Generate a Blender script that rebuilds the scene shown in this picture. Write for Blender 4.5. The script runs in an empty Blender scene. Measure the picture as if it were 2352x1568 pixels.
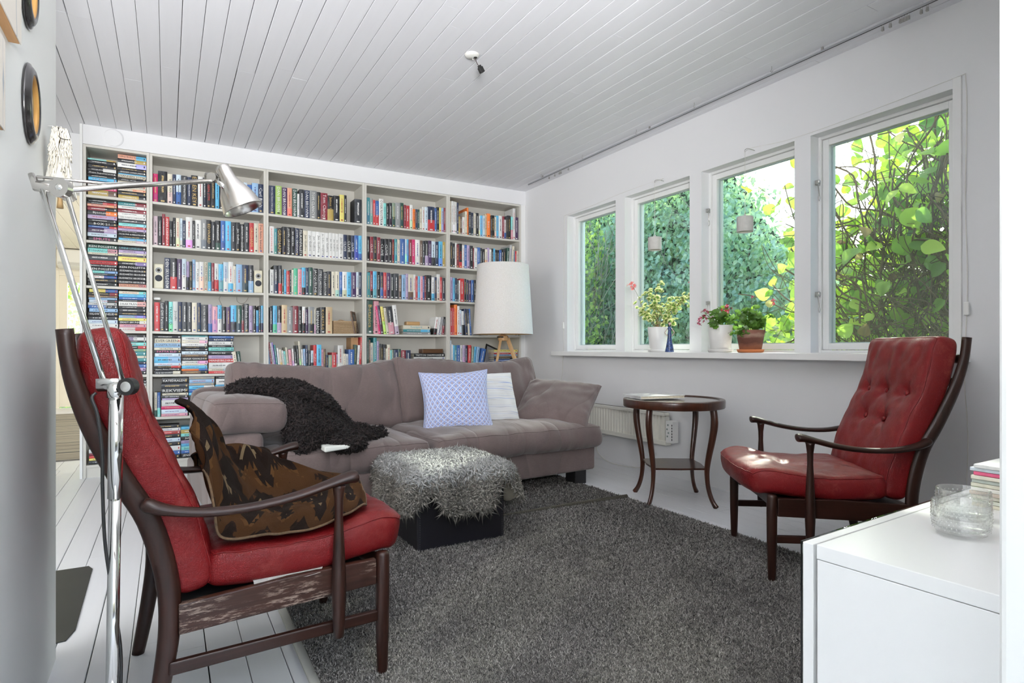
import bpy, math, random
import numpy as np
from mathutils import Vector, Matrix, noise, Euler
R = math.radians
rnd = random.Random(7)
SC = bpy.context.scene
COL = SC.collection

# ---------------------------------------------------------------- camera, sky, sun, lamps, exposure
cam_d = bpy.data.cameras.new('camera'); cam = bpy.data.objects.new('camera', cam_d); COL.objects.link(cam)
cam.location = (0, 0, .92); cam.rotation_euler = (R(90), 0, R(-30))
cam_d.sensor_width = 36; cam_d.lens = 21.015; cam_d.shift_y = 16 / 2352; cam_d.clip_start = .02; cam_d.clip_end = 200
SC.camera = cam
w = bpy.data.worlds.new('sky'); SC.world = w; w.use_nodes = True
nt = w.node_tree; bg = nt.nodes['Background']
sky = nt.nodes.new('ShaderNodeTexSky'); sky.sky_type = 'NISHITA'; sky.sun_disc = False
sky.sun_elevation = R(38); sky.sun_rotation = R(57); sky.air_density = 1.0; sky.dust_density = 2.2; sky.ozone_density = 1.0
nt.links.new(sky.outputs[0], bg.inputs[0]); bg.inputs[1].default_value = .54
def light(name, kind, loc, rot, energy, color=(1, 1, 1), size=None, sy=None, angle=None):
    d = bpy.data.lights.new(name, kind); d.energy = energy; d.color = color
    if kind == 'AREA': d.shape = 'RECTANGLE'; d.size = size; d.size_y = sy
    if kind == 'SUN': d.angle = angle
    o = bpy.data.objects.new(name, d); COL.objects.link(o); o.location = loc; o.rotation_euler = rot; return o
def aim(o, d): o.rotation_euler = Vector(d).to_track_quat('-Z', 'Y').to_euler()
sun = light('sun', 'SUN', (8, 6, 7), (0, 0, 0), 5.0, (1, .93, .82), angle=R(1.0)); aim(sun, (-.77, -.50, -.56))
# fill lamps added to brighten the rooms: behind the camera, and on the doorway side
fill = light('room_fill', 'AREA', (.1, -1.25, 1.75), (0, 0, 0), 28, (1, .98, .96), 3.0, 2.2); aim(fill, (.35, 1, -.04))  # added fill out of view, brightens the room from the camera side
up_fill = light('ceiling_fill', 'AREA', (-.08, -.45, 1.30), (0, 0, 0), 124, (.98, .98, 1), .6, .6); aim(up_fill, (.40, .70, 1.0)); up_fill.data.spread = R(140)  # added lamp aimed upwards to lighten the ceiling
hall = light('hall_fill', 'AREA', (-2.3, 1.45, 1.5), (0, 0, 0), 46, (.97, .98, 1), 1.8, 1.7); aim(hall, (1, .55, -.05))  # added fill from the doorway side, stands for no visible source
far = light('far_room_fill', 'AREA', (1.3, 8.4, 1.5), (0, 0, 0), 75, (1, .97, .9), 3.2, 1.8); aim(far, (-1, 0, 0))  # added lamp that brightens the next room
for yc in (4.09, 3.30, 2.51, 1.72):      # portals: where sky light enters by the windows
    l = light('window_portal', 'AREA', (3.36, yc, 1.5), (0, 0, 0), 1, (1, 1, 1), .70, 1.24); aim(l, (-1, 0, 0)); l.data.cycles.is_portal = True
vs = SC.view_settings; vs.view_transform = 'Standard'; vs.look = 'None'; vs.gamma = 1; vs.exposure = .64
vs.use_curve_mapping = False
SC.cycles.max_bounces = 8; SC.cycles.transparent_max_bounces = 16; SC.cycles.diffuse_bounces = 5
SC.cycles.caustics_reflective = False; SC.cycles.caustics_refractive = False
SC.cycles.use_denoising = True; SC.cycles.sample_clamp_indirect = 6

# ---------------------------------------------------------------- helpers
class MB:
    def __init__(s): s.v = []; s.f = []; s.m = []
    def add(s, vs, fs, m=0):
        o = len(s.v); s.v += [tuple(v) for v in vs]; s.f += [tuple(i + o for i in f) for f in fs]; s.m += [m] * len(fs); return s
    def box(s, a, b, m=0, M=None):
        (x0, y0, z0), (x1, y1, z1) = a, b
        vs = [(x0,y0,z0),(x1,y0,z0),(x1,y1,z0),(x0,y1,z0),(x0,y0,z1),(x1,y0,z1),(x1,y1,z1),(x0,y1,z1)]
        if M is not None: vs = [M @ Vector(v) for v in vs]
        return s.add(vs, [(0,3,2,1),(4,5,6,7),(0,1,5,4),(1,2,6,5),(2,3,7,6),(3,0,4,7)], m)
    def tube(s, pts, r, n=8, m=0, flat=None, up=(0, 0, 1), caps=True, closed=False):
        pts = [Vector(p) for p in pts]; k = len(pts)
        rs = r if isinstance(r, (list, tuple)) else [r] * k
        fl = flat if isinstance(flat, (list, tuple)) else [flat if flat else None] * k
        vs = []; U = Vector(up); prev = None
        for i, p in enumerate(pts):
            if closed: t = pts[(i + 1) % k] - pts[i - 1]
            else: t = pts[min(i + 1, k - 1)] - pts[max(i - 1, 0)]
            t = t.normalized() if t.length > 1e-9 else Vector((0, 0, 1))
            a = (prev if prev is not None else U); a = a - t * a.dot(t)
            if a.length < 1e-4: a = Vector((1, 0, 0)) - t * t.x
            if a.length < 1e-4: a = Vector((0, 1, 0)) - t * t.y
            a.normalize(); b = t.cross(a); prev = a if flat is None else None
            ra = rs[i]; rb = fl[i] if fl[i] else rs[i]
            for j in range(n):
                th = 2 * math.pi * j / n
                vs.append(p + a * (math.cos(th) * ra) + b * (math.sin(th) * rb))
        fs = [(i * n + j, i * n + (j + 1) % n, (i + 1) * n + (j + 1) % n, (i + 1) * n + j) for i in range(k - 1) for j in range(n)]
        if closed: fs += [((k-1)*n + j, (k-1)*n + (j+1) % n, (j+1) % n, j) for j in range(n)]
        elif caps: fs += [tuple(range(n - 1, -1, -1)), tuple((k - 1) * n + j for j in range(n))]
        return s.add(vs, fs, m)
    def lathe(s, prof, c=(0, 0, 0), n=24, m=0, M=None, close=True):
        vs = []; k = len(prof)
        for r, z in prof:
            for j in range(n):
                th = 2 * math.pi * j / n; v = Vector((c[0] + r * math.cos(th), c[1] + r * math.sin(th), c[2] + z))
                vs.append(M @ v if M is not None else v)
        fs = [(i * n + j, i * n + (j + 1) % n, (i + 1) * n + (j + 1) % n, (i + 1) * n + j) for i in range(k - 1) for j in range(n)]
        if close: fs += [tuple(range(n - 1, -1, -1)), tuple((k - 1) * n + j for j in range(n))]
        return s.add(vs, fs, m)
    def prism(s, poly, h0, h1, axis='z', m=0, M=None):
        n = len(poly)
        mk = {'z': lambda a, b, h: (a, b, h), 'y': lambda a, b, h: (a, h, b), 'x': lambda a, b, h: (h, a, b)}[axis]
        vs = [Vector(mk(a, b, h)) for h in (h0, h1) for a, b in poly]
        if M is not None: vs = [M @ v for v in vs]
        return s.add(vs, [tuple(range(n - 1, -1, -1)), tuple(range(n, 2 * n))] + [(i, (i + 1) % n, n + (i + 1) % n, n + i) for i in range(n)], m)
    def build(s, name, mats, parent=None, smooth=False, bev=0, seg=2, loc=None, sub=0, solid=0):
        me = bpy.data.meshes.new(name); me.from_pydata([tuple(v) for v in s.v], [], s.f)
        mats = mats if isinstance(mats, (list, tuple)) else [mats]
        for m in mats: me.materials.append(m)
        if len(mats) > 1: me.polygons.foreach_set('material_index', s.m)
        me.polygons.foreach_set('use_smooth', [bool(smooth)] * len(me.polygons))
        me.update(); me.validate()
        return link(name, me, parent, bev, seg, loc, sub, solid)
def link(name, me, parent=None, bev=0, seg=2, loc=None, sub=0, solid=0):
    o = bpy.data.objects.new(name, me); COL.objects.link(o)
    if parent is not None: o.parent = parent
    if loc is not None: o.location = loc
    if solid: d = o.modifiers.new('s', 'SOLIDIFY'); d.thickness = solid; d.offset = 0
    if bev:
        b = o.modifiers.new('b', 'BEVEL'); b.width = bev; b.segments = seg; b.limit_method = 'ANGLE'; b.angle_limit = R(40)
    if sub: q = o.modifiers.new('u', 'SUBSURF'); q.levels = sub; q.render_levels = sub
    return o
def tag(o, label=None, cat=None, group=None, kind=None):
    if label: o['label'] = label
    if cat: o['category'] = cat
    if group: o['group'] = group
    if kind: o['kind'] = kind
    return o
def thing(name, label, cat, loc=(0, 0, 0), rz=0, group=None):
    o = bpy.data.objects.new(name, None); COL.objects.link(o); o.location = loc; o.rotation_euler = (0, 0, rz); o.empty_display_size = .05
    return tag(o, label, cat, group)
def struct(o, label=None, cat=None): o['kind'] = 'structure'; return tag(o, label, cat)
def box(name, a, b, mat, parent=None, bev=0, M=None): return MB().box(a, b, 0, M).build(name, mat, parent, bev=bev)
def smooth_path(pts, n=6, closed=False):
    P = [Vector(p) for p in pts]; out = []; k = len(P)
    for i in range(k if closed else k - 1):
        if closed: p0, p1, p2, p3 = P[i-1], P[i], P[(i+1) % k], P[(i+2) % k]
        else: p0, p1, p2, p3 = P[max(i-1, 0)], P[i], P[i+1], P[min(i+2, k-1)]
        for j in range(n):
            t = j / n
            out.append(.5 * ((2*p1) + (p2-p0)*t + (2*p0-5*p1+4*p2-p3)*t*t + (3*p1-p0-3*p2+p3)*t*t*t))
    if not closed: out.append(P[-1])
    return out
def lerp(tab, x):
    for (a, va), (b, vb) in zip(tab, tab[1:]):
        if x <= b: return va + (vb - va) * max(0, (x - a)) / (b - a)
    return tab[-1][1]
def grid_mesh(name, fn, nu, nv, mats, parent=None, uv=True, smooth=True, closed_u=False, thick=0, sub=0):
    vs = [tuple(fn(i / nu, j / nv)) for j in range(nv + 1) for i in range(nu + 1)]; W = nu + 1
    fs = [(j*W+i, j*W+i+1, (j+1)*W+i+1, (j+1)*W+i) for j in range(nv) for i in range(nu)]
    me = bpy.data.meshes.new(name); me.from_pydata(vs, [], fs)
    for m in (mats if isinstance(mats, (list, tuple)) else [mats]): me.materials.append(m)
    if uv:
        l = me.uv_layers.new(name='UVMap'); d = []
        for j in range(nv):
            for i in range(nu):
                for a, b in ((i, j), (i+1, j), (i+1, j+1), (i, j+1)): d += [a / nu, b / nv]
        l.data.foreach_set('uv', d)
    me.polygons.foreach_set('use_smooth', [smooth] * len(me.polygons)); me.update()
    return link(name, me, parent, solid=thick, sub=sub)
def nz(x, y=0, z=0): return noise.noise(Vector((x, y, z)))

# ---------------------------------------------------------------- materials
class NT:
    def __init__(s, name):
        s.mat = bpy.data.materials.new(name); s.mat.use_nodes = True; s.t = s.mat.node_tree
        s.b = s.t.nodes['Principled BSDF']; s.tc = None
    def n(s, kind, **kw):
        o = s.t.nodes.new('ShaderNode' + kind)
        for k, v in kw.items(): setattr(o, k, v)
        return o
    def l(s, a, b): s.t.links.new(a, b)
    def co(s, which='Object', scale=(1, 1, 1), rot=(0, 0, 0)):
        if s.tc is None: s.tc = s.n('TexCoord')
        m = s.n('Mapping'); m.inputs['Scale'].default_value = scale; m.inputs['Rotation'].default_value = rot
        s.l(s.tc.outputs[which], m.inputs[0]); return m.outputs[0]
    def noise(s, vec, scale, detail=3, rough=.5, dist=0):
        o = s.n('TexNoise'); s.l(vec, o.inputs['Vector']); o.inputs['Scale'].default_value = scale; o.inputs['Detail'].default_value = detail
        o.inputs['Roughness'].default_value = rough; o.inputs['Distortion'].default_value = dist; return o.outputs['Fac']
    def ramp(s, fac, stops):
        o = s.n('ValToRGB'); e = o.color_ramp.elements
        while len(e) < len(stops): e.new(.5)
        for q, (p, c) in zip(e, stops): q.position = p; q.color = (*c, 1) if not isinstance(c, (int, float)) else (c, c, c, 1)
        s.l(fac, o.inputs[0]); return o.outputs[0]
    def mix(s, fac, a, b, mode='MIX'):
        o = s.n('MixRGB', blend_type=mode)
        for i, q in ((0, fac), (1, a), (2, b)):
            if hasattr(q, 'is_linked') or hasattr(q, 'links'): s.l(q, o.inputs[i])
            elif i == 0: o.inputs[0].default_value = q
            else: o.inputs[i].default_value = (*q, 1)
        return o.outputs[0]
    def math(s, op, a, b=0, c=None):
        o = s.n('Math', operation=op)
        for i, q in enumerate((a, b) if c is None else (a, b, c)):
            if hasattr(q, 'links'): s.l(q, o.inputs[i])
            else: o.inputs[i].default_value = q
        return o.outputs[0]
    def bump(s, h, strength=.2, dist=.002):
        o = s.n('Bump'); o.inputs['Strength'].default_value = strength; o.inputs['Distance'].default_value = dist; s.l(h, o.inputs['Height'])
        s.l(o.outputs[0], s.b.inputs['Normal']); return o
    def set(s, **kw):
        for k, v in kw.items():
            i = s.b.inputs[k.replace('_', ' ')]
            if hasattr(v, 'links'): s.l(v, i)
            elif isinstance(v, tuple) and len(v) == 3: i.default_value = (*v, 1) if i.type == 'RGBA' else v
            else: i.default_value = v
        return s.mat
def simple(name, col, rough=.5, metal=0, var=.06, vscale=3, bump=0, bscale=60, bdist=.001, **kw):
    m = NT(name); c = m.co()
    k = m.noise(c, vscale, 4)
    a = tuple(x * (1 - var) for x in col); b = tuple(min(1, x * (1 + var)) for x in col)
    m.set(Base_Color=m.ramp(k, [(.3, a), (.7, b)]), Roughness=rough, Metallic=metal, **kw)
    if bump: m.bump(m.noise(c, bscale, 3), bump, bdist)
    return m.mat
def painted(name, col, along='y'):
    m = NT(name); oi = m.n('ObjectInfo'); c = m.co('Object', (1, 1, 1)); g = m.co('Object', (14, .7, 14) if along == 'y' else (.7, 14, 14))
    grain = m.noise(g, 3, 4, .6)
    base = m.mix(m.math('MULTIPLY', oi.outputs['Random'], .6), tuple(x * .95 for x in col), col)
    v = m.n('TexVoronoi'); m.l(m.co('Object', (5.5, 1.6, 5.5)), v.inputs['Vector']); v.inputs['Scale'].default_value = 1.6
    dark = m.ramp(v.outputs['Distance'], [(.012, 1.0), (.03, 0.0)])
    chips = m.math('MULTIPLY', dark, m.ramp(m.noise(c, 1.7, 2), [(.52, 0.0), (.6, .75)]))
    base = m.mix(m.ramp(grain, [(.35, .0), (.75, .07)]), base, tuple(x * .7 for x in col))
    m.set(Base_Color=m.mix(chips, base, (.22, .17, .13)), Roughness=.42 if name == 'floor paint' else .6)
    m.bump(grain, .12, .002); return m.mat
def wood(name, dark, light_, scale=1, axis=0, rough=.35, coat=.2, worn=0):
    m = NT(name); sc = [26 * scale] * 3; sc[axis] = 1.6 * scale
    c = m.co('Object', tuple(sc)); k = m.noise(c, 1.6, 5, .62, 1.2); k2 = m.noise(c, 5, 3, .7)
    col = m.mix(.35, m.ramp(k, [(.28, dark), (.72, light_)]), m.ramp(k2, [(.3, dark), (.7, light_)]))
    if worn:
        q = m.noise(m.co('Object', (9, 60, 60)), 2.2, 6, .75); r = m.noise(m.co('Object', (6, 6, 6)), 1, 2)
        col = m.mix(m.math('MULTIPLY', m.ramp(q, [(.52, 0.), (.6, 1.)]), m.ramp(r, [(.45, 0.), (.62, worn)])), col, (.42, .33, .27))
    m.set(Base_Color=col, Roughness=rough, Coat_Weight=coat, Coat_Roughness=.2, Specular_IOR_Level=.3); m.bump(k, .1, .001); return m.mat
def leather(name, col, worn=.35):
    m = NT(name); c = m.co()
    k = m.noise(c, 3.5, 5, .6); w_ = m.noise(c, 11, 6, .75); v = m.n('TexVoronoi', feature='DISTANCE_TO_EDGE'); m.l(c, v.inputs['Vector']); v.inputs['Scale'].default_value = 210
    base = m.ramp(k, [(.3, tuple(x * .72 for x in col)), (.7, col)])
    base = m.mix(m.ramp(w_, [(.54, 0.), (.72, worn)]), base, (.36, .10, .075))
    cr = m.noise(m.co('Object', (1, 1, 1)), 26, 4, .7, 1.5)
    h = m.math('ADD', m.math('MULTIPLY', m.ramp(v.outputs['Distance'], [(0, 0.), (.12, 1.)]), .25), m.math('MULTIPLY', cr, .9))
    m.set(Base_Color=base, Roughness=m.ramp(w_, [(.4, .30), (.75, .48)]), Specular_IOR_Level=.27); m.bump(h, .42, .005); return m.mat
def fabric(name, col, scale=900, rough=.9, var=.25, sheen=.25, bump=.25, wr=0):
    m = NT(name); c = m.co(); k = m.noise(c, 4, 4); th = m.noise(m.co('Object', (1, 1, 1)), scale * .25, 2, .8); th2 = m.noise(m.co('Object', (.15, 1, 1)), scale * .5, 2)
    base = m.ramp(m.math('ADD', m.math('MULTIPLY', k, .45), m.math('MULTIPLY', m.math('ADD', th, th2), .275)), [(.35, tuple(x * (1 - var) for x in col)), (.65, tuple(min(1, x * (1 + var)) for x in col))])
    m.set(Base_Color=base, Roughness=rough, Sheen_Weight=sheen, Sheen_Roughness=.5)
    if wr:
        q = m.noise(m.co('Object', (1.3, .45, .45)), 4.2, 1.5, .4, .5); rg_ = m.ramp(m.math('ABSOLUTE', m.math('SUBTRACT', q, .5)), [(0, 0.), (.05, .45), (.2, 1.)])
        m.bump(m.math('ADD', m.math('MULTIPLY', rg_, 1.0), m.math('MULTIPLY', th, .04)), wr, .022)
    else: m.bump(th, bump, .001)
    return m.mat
def attr_mat(name, rough=.8, sheen=0, trans=0, var=0):
    m = NT(name); a = m.n('Attribute', attribute_name='col')
    m.set(Base_Color=a.outputs['Color'], Roughness=rough, Sheen_Weight=sheen); return m.mat
WALL = simple('wall paint', (.80, .80, .81), .65, var=.015, vscale=.8, bump=.06, bscale=9, bdist=.004)
WALL_OLD = simple('old wall paint', (.76, .77, .75), .6, var=.03, vscale=1.2, bump=.1, bscale=7, bdist=.005)
CREAM = simple('cream wall', (.84, .80, .70), .65, var=.02)
TRIM = simple('trim paint', (.83, .83, .82), .35, var=.015, vscale=4, bump=.05, bscale=30)
SHELF = simple('shelf laminate', (.64, .62, .565), .4, var=.012)
CEIL_P = painted('ceiling paint', (.80, .80, .83)); FLOOR_P = painted('floor paint', (.78, .79, .81))
GAP = simple('gap dark', (.035, .025, .02), .9); FGAP = simple('floor gap', (.09, .08, .07), .9)
WALNUT = wood('dark stained beech', (.008, .003, .002), (.038, .013, .008), .8, 0, .38, .12)
WALNUT_W = wood('worn dark beech', (.012, .005, .004), (.055, .020, .012), .8, 0, .42, .1, .55)
WALNUT_Z = wood('dark stained beech upright', (.008, .003, .002), (.038, .013, .008), .8, 2, .38, .12)
MAHOG = wood('mahogany', (.016, .006, .004), (.075, .024, .012), 1, 2, .28, .4)
OAK = wood('pale oak', (.48, .27, .12), (.66, .42, .21), 1, 2, .4, .2)
RED = leather('red leather', (.175, .007, .008), .22); RED2 = leather('worn red leather', (.19, .010, .011), .45)
SOFA = fabric('brown linen', (.140, .104, .098), 900, .95, .22, .25, wr=.42)
BLACKW = simple('black wood', (.012, .011, .012), .45); BLACK = simple('black plastic', (.012, .012, .012), .4)
BLACKL = simple('black leather', (.010, .009, .013), .42, bump=.2, bscale=300, bdist=.0005)
CHROME = simple('chrome', (.82, .82, .80), .09, 1, var=.02); STEEL = simple('brushed aluminium', (.62, .60, .57), .26, 1, var=.05, vscale=20)
WHITEP = simple('white plastic', (.82, .82, .80), .35, var=.01); GLOSSW = simple('white lacquer', (.84, .845, .84), .22, var=.008)
def glass_mat(name, tint=(1, 1, 1), rough=0, ior=1.45):
    m = NT(name); m.set(Base_Color=tint, Roughness=rough, Transmission_Weight=1.0, IOR=ior); return m.mat
def thin_glass(name, a=.10):
    m = NT(name); t = m.n('BsdfTransparent'); t.inputs[0].default_value = (.99, .995, .99, 1); g = m.n('BsdfGlossy'); g.inputs['Roughness'].default_value = .03
    f = m.n('LayerWeight'); f.inputs[0].default_value = .5; x = m.n('MixShader'); m.l(m.math('ADD', a, m.math('MULTIPLY', .8, m.math('POWER', f.outputs['Facing'], 3.0))), x.inputs[0])
    m.l(t.outputs[0], x.inputs[1]); m.l(g.outputs[0], x.inputs[2]); m.l(x.outputs[0], m.t.nodes['Material Output'].inputs[0]); return m.mat
def pane_mat(name):
    m = NT(name); t = m.n('BsdfTransparent'); t.inputs[0].default_value = (.95, .985, .975, 1); g = m.n('BsdfGlossy'); g.inputs['Roughness'].default_value = .02
    g.inputs[0].default_value = (.9, 1, 1, 1); f = m.n('LayerWeight'); f.inputs[0].default_value = .5; x = m.n('MixShader')
    m.l(m.math('ADD', .03, m.math('MULTIPLY', .8, m.math('POWER', f.outputs['Facing'], 5.0))), x.inputs[0]); m.l(t.outputs[0], x.inputs[1]); m.l(g.outputs[0], x.inputs[2])
    m.l(x.outputs[0], m.t.nodes['Material Output'].inputs[0]); return m.mat
PANE = pane_mat('window glass'); GLASS = thin_glass('clear glass', .12); BUBB = thin_glass('glass bubbles', .38)
# ---------------------------------------------------------------- room shell
CH = 2.505; WX = 3.14; BY = 5.17
def planks(parent, x0, x1, y0, y1, z, pw, off, mat, down, seed, gaps, name='plank', lo=1.6, hi=3.6):
    rg = random.Random(seed); x = x0; k = 0; cache = {}
    n = int(round((x1 - x0) / pw))
    for i in range(n):
        xa = x0 + i * pw; y = y0 - rg.random() * 2.5
        g = rg.choice(gaps)
        while y < y1:
            L = rg.uniform(lo, hi); a, b = max(y, y0), min(y + L, y1); y += L
            if b - a < .05: continue
            if y1 - b < .4: b = y1; y = y1 + 1
            q = rg.choice(gaps); dz = rg.uniform(0, .0012)
            mb = MB(); X0, X1 = g / 2, pw - q / 2; T = .016; e = .0012
            s = -1 if down else 1
            # board with chamfered long edges, its face towards the room
            prof = [(X0, 0), (X0, s*(T-e)), (X0+e*1.5, s*T), (X1-e*1.5, s*T), (X1, s*(T-e)), (X1, 0)]
            prof = [(u, v + s * dz) for u, v in prof]
            if not down: prof = prof[::-1]
            mb.prism(prof, .0007, b - a - .0007, 'y')
            o = mb.build(name, mat, parent); o.location = (xa, a, z)
            g = q
        if rg.random() < .0: pass
floor = struct(box('floor', (-2.7, -1.6, -.06), (3.34, 11.6, -.018), FGAP), 'white painted wide floorboards')
planks(floor, -.396 - 21*.1, 3.204, -.2, 5.6, -.016, .1, 0, FLOOR_P, False, 3, (.0014, .0018, .0022, .003, .004))
planks(floor, -2.1, .4, 5.6, 11.45, -.016, .125, 0, FLOOR_P, False, 4, (.002, .003))
ceil_ = struct(box('ceiling', (-2.7, -1.6, CH + .018), (3.34, 5.5, CH + .06), GAP), 'white painted tongue and groove board ceiling')
planks(ceil_, -.315 - 24*.0945, WX+.07, -.9, 5.5, CH + .016, .0945, 0, CEIL_P, True, 12, (.0012, .0016, .002, .0028, .0036, .0048), lo=1.3, hi=3.3)
# window wall with four openings
WIN = [(3.765, 4.437), (2.975, 3.653), (2.175, 2.868), (1.372, 2.075)]
SZ, HZ, WT = .895, 2.118, .20
mb = MB()
mb.box((WX, -1.6, -.05), (WX + WT, 5.6, SZ - .02)); mb.box((WX, -1.6, HZ), (WX + WT, 5.6, CH + .05))
ys = [(4.437, 5.6), (3.653, 3.765), (2.868, 2.975), (2.075, 2.175), (-1.6, 1.372)]
for a, b in ys: mb.box((WX, a, SZ - .02), (WX + WT, b, HZ))
struct(mb.build('wall_right', WALL), 'off-white painted window wall')
struct(box('trim_1', (2.985, 1.30, SZ - .038), (WX + .1, 4.47, SZ), TRIM, bev=.003), 'long white window sill')
METAL = simple('old zinc', (.45, .44, .42), .4, .8, var=.2, vscale=30)
RUB = simple('window putty', (.5, .52, .55), .6)
for i, (a, b) in enumerate(WIN):
    t = bpy.data.objects.new('window_%d' % (i + 1), None); COL.objects.link(t); t.location = (WX, a, SZ); W = b - a; H = HZ - SZ
    struct(t, ['far white casement with hedge behind', 'white casement behind the variegated geranium', 'white casement behind the two geraniums', 'white casement filled with the climbing vine'][i])
    def ring(name, w_, x0, x1, mat, m=0, bv=.002):
        mb = MB(); A, B = m, W - m; Z0, Z1 = m, H - m
        mb.box((x0, A, Z0), (x1, A + w_, Z1)); mb.box((x0, B - w_, Z0), (x1, B, Z1)); mb.box((x0, A + w_, Z1 - w_), (x1, B - w_, Z1)); mb.box((x0, A + w_, Z0), (x1, B - w_, Z0 + w_))
        return mb.build(name, mat, t, bev=bv)
    ring('window_frame', .016, .07, .15, TRIM)
    s_ = ring('sash', .036, .085, .122, TRIM, .018)
    ring('outer_sash', .03, .135, .16, TRIM, .018)
    ring('gasket', .006, .110, .116, RUB, .054, 0)
    box('pane', (.102, .054, .054), (.105, W - .054, H - .054), PANE, t)
    box('outer_pane', (.146, .05, .05), (.149, W - .05, H - .05), PANE, t)
    for zz in ((.30, .93) if i >= 2 else ()):       # casement stays on the far jamb
        h = MB(); h.tube([(.05, W - .012, zz + .03), (.048, W - .018, zz - .01), (.05, W - .02, zz - .035)], .003, 6)
        h.tube(smooth_path([(.05, W - .02, zz - .035), (.043, W - .02, zz - .055), (.05, W - .02, zz - .072), (.058, W - .02, zz - .055)], 4, True), .0018, 5, closed=True)
        h.box((.04, W - .016, zz + .02), (.066, W - .001, zz + .045)); h.lathe([(.008, 0), (.008, .012), (.004, .016)], (.05, W - .018, zz + .03), 8)
        h.build('window_catch', METAL, t, smooth=False)
# casing strip by the last window and the sliver of casing above
box('casing', (WX - .012, 1.333, SZ), (WX + .002, 1.368, 2.16), TRIM, None, .002).name = 'trim_2'
struct(bpy.data.objects['trim_2'], 'narrow white casing beside the vine window')
# back wall, the panel over the bookcases with its round vent cap, header over the opening
struct(box('wall_back', (-.53, BY + .29, -.05), (WX + .02, BY + .39, CH + .05), WALL), 'white wall behind the bookcases')
struct(box('trim_3', (-.515, BY, 2.368), (WX + .001, BY + .29, CH + .004), WALL), 'white panel between bookcases and ceiling')
struct(box('trim_4', (3.092, BY + .004, 0), (WX + .001, BY + .29, 2.37), TRIM), 'white filler strip in the corner')
struct(box('trim_5', (-.532, BY - .005, 0), (-.5155, BY + .3, CH + .002), TRIM, bev=.0015), 'white board at the bookcase end')
struct(box('wall_header', (-2.7, BY + .255, 2.07), (-.53, BY + .36, CH + .05), WALL), 'white header over the opening to the next room')
vc = tag(MB().lathe([(.062, 0), (.062, .006), (.055, .010), (.02, .011)], (0, 0, 0), 32, 0, Matrix.Rotation(R(90), 4, 'X')).build('vent_cover', WALL, smooth=False), 'round white vent cap on the panel above the narrow bookcase', 'vent cover')
vc.location = (-.335, BY, 2.437)
# partition with the pictures, and the one the cabinet stands against
mb = MB(); mb.box((-.42, -1.6, -.05), (-.285, 2.222, CH + .02)); struct(mb.build('wall_left', WALL_OLD, bev=.012, seg=4), 'near white wall carrying the round frames')
mb = MB(); mb.box((.72, .12, -.05), (WX + .02, .276, CH + .02)); struct(mb.build('wall_front', WALL_OLD, bev=.008, seg=3), 'near white wall beside the cabinet')
struct(box('wall_hall', (-2.72, -1.6, -.05), (-2.62, 11.6, CH + .05), CREAM), 'cream wall of the hall')
# next room seen through the opening
fr = MB(); fr.box((-2.7, 11.42, -.05), (-1.46, 11.55, 2.47)); fr.box((-.55, 11.42, -.05), (1.6, 11.55, 2.47)); fr.box((-1.46, 11.42, 2.08), (-.55, 11.55, 2.47))
struct(fr.build('wall_far', CREAM), 'cream end wall of the next room')
struct(box('wall_side', (1.5, 5.5, -.05), (1.6, 11.5, 2.5), CREAM), 'cream side wall of the next room')
c2 = struct(box('ceiling_far', (-2.7, 5.53, 2.462), (1.6, 11.6, 2.52), GAP), 'board ceiling of the next room')
planks(c2, -2.65, -.2, 5.53, 11.42, 2.46, .1225, 0, simple('far ceiling paint', (.84, .80, .70), .6, var=.02), True, 8, (.003, .004, .005))
dr = bpy.data.objects.new('door_1', None); COL.objects.link(dr); dr.location = (-1.46, 11.42, 0); struct(dr, 'cream glazed door at the end of the next room')
mb = MB(); mb.box((-.05, -.03, 0), (.03, .02, 2.12)); mb.box((.88, -.03, 0), (.95, .02, 2.12)); mb.box((.03, -.03, 2.04), (.88, .02, 2.12)); mb.build('door_frame', CREAM, dr, bev=.004)
mb = MB(); mb.box((.03, .0, .02), (.13, .05, 2.04)); mb.box((.78, .0, .02), (.88, .05, 2.04)); mb.box((.13, .0, 1.94), (.78, .05, 2.04)); mb.box((.13, 0, .02), (.78, .05, .80)); mb.box((.13, -.005, .82), (.78, .0, .87)); mb.build('door_leaf', CREAM, dr, bev=.003)
box('door_pane', (.13, .02, .80), (.78, .026, 1.94), PANE, dr); MB().tube([(.82, -.05, 1.02), (.72, -.05, 1.02)], .01, 8).build('door_handle', METAL, dr)
ac = thing('air_conditioner', 'white wall-mounted air conditioner above the glazed door in the next room', 'air conditioner', (-1.44, 11.42, 2.14))
MB().prism([(0, 0), (-.19, .04), (-.21, .1), (-.21, .27), (-.19, .29), (0, .29)], .0, 1.0, 'x').build('housing', WHITEP, ac, bev=.01)
MB().box((.03, -.213, .045), (.97, -.206, .085)).build('louver', simple('ac grey', (.6, .6, .58), .5), ac, bev=.002)
# exterior
GR = simple('grass', (.10, .17, .04), .95, var=.4, vscale=8)
struct(box('ground', (3.34, -6, -.5), (30, 25, -.4), GR), 'garden lawn outside')
struct(box('terrace', (-6, 11.6, -.5), (3.3, 30, -.4), GR), 'lawn beyond the glazed door')

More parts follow.
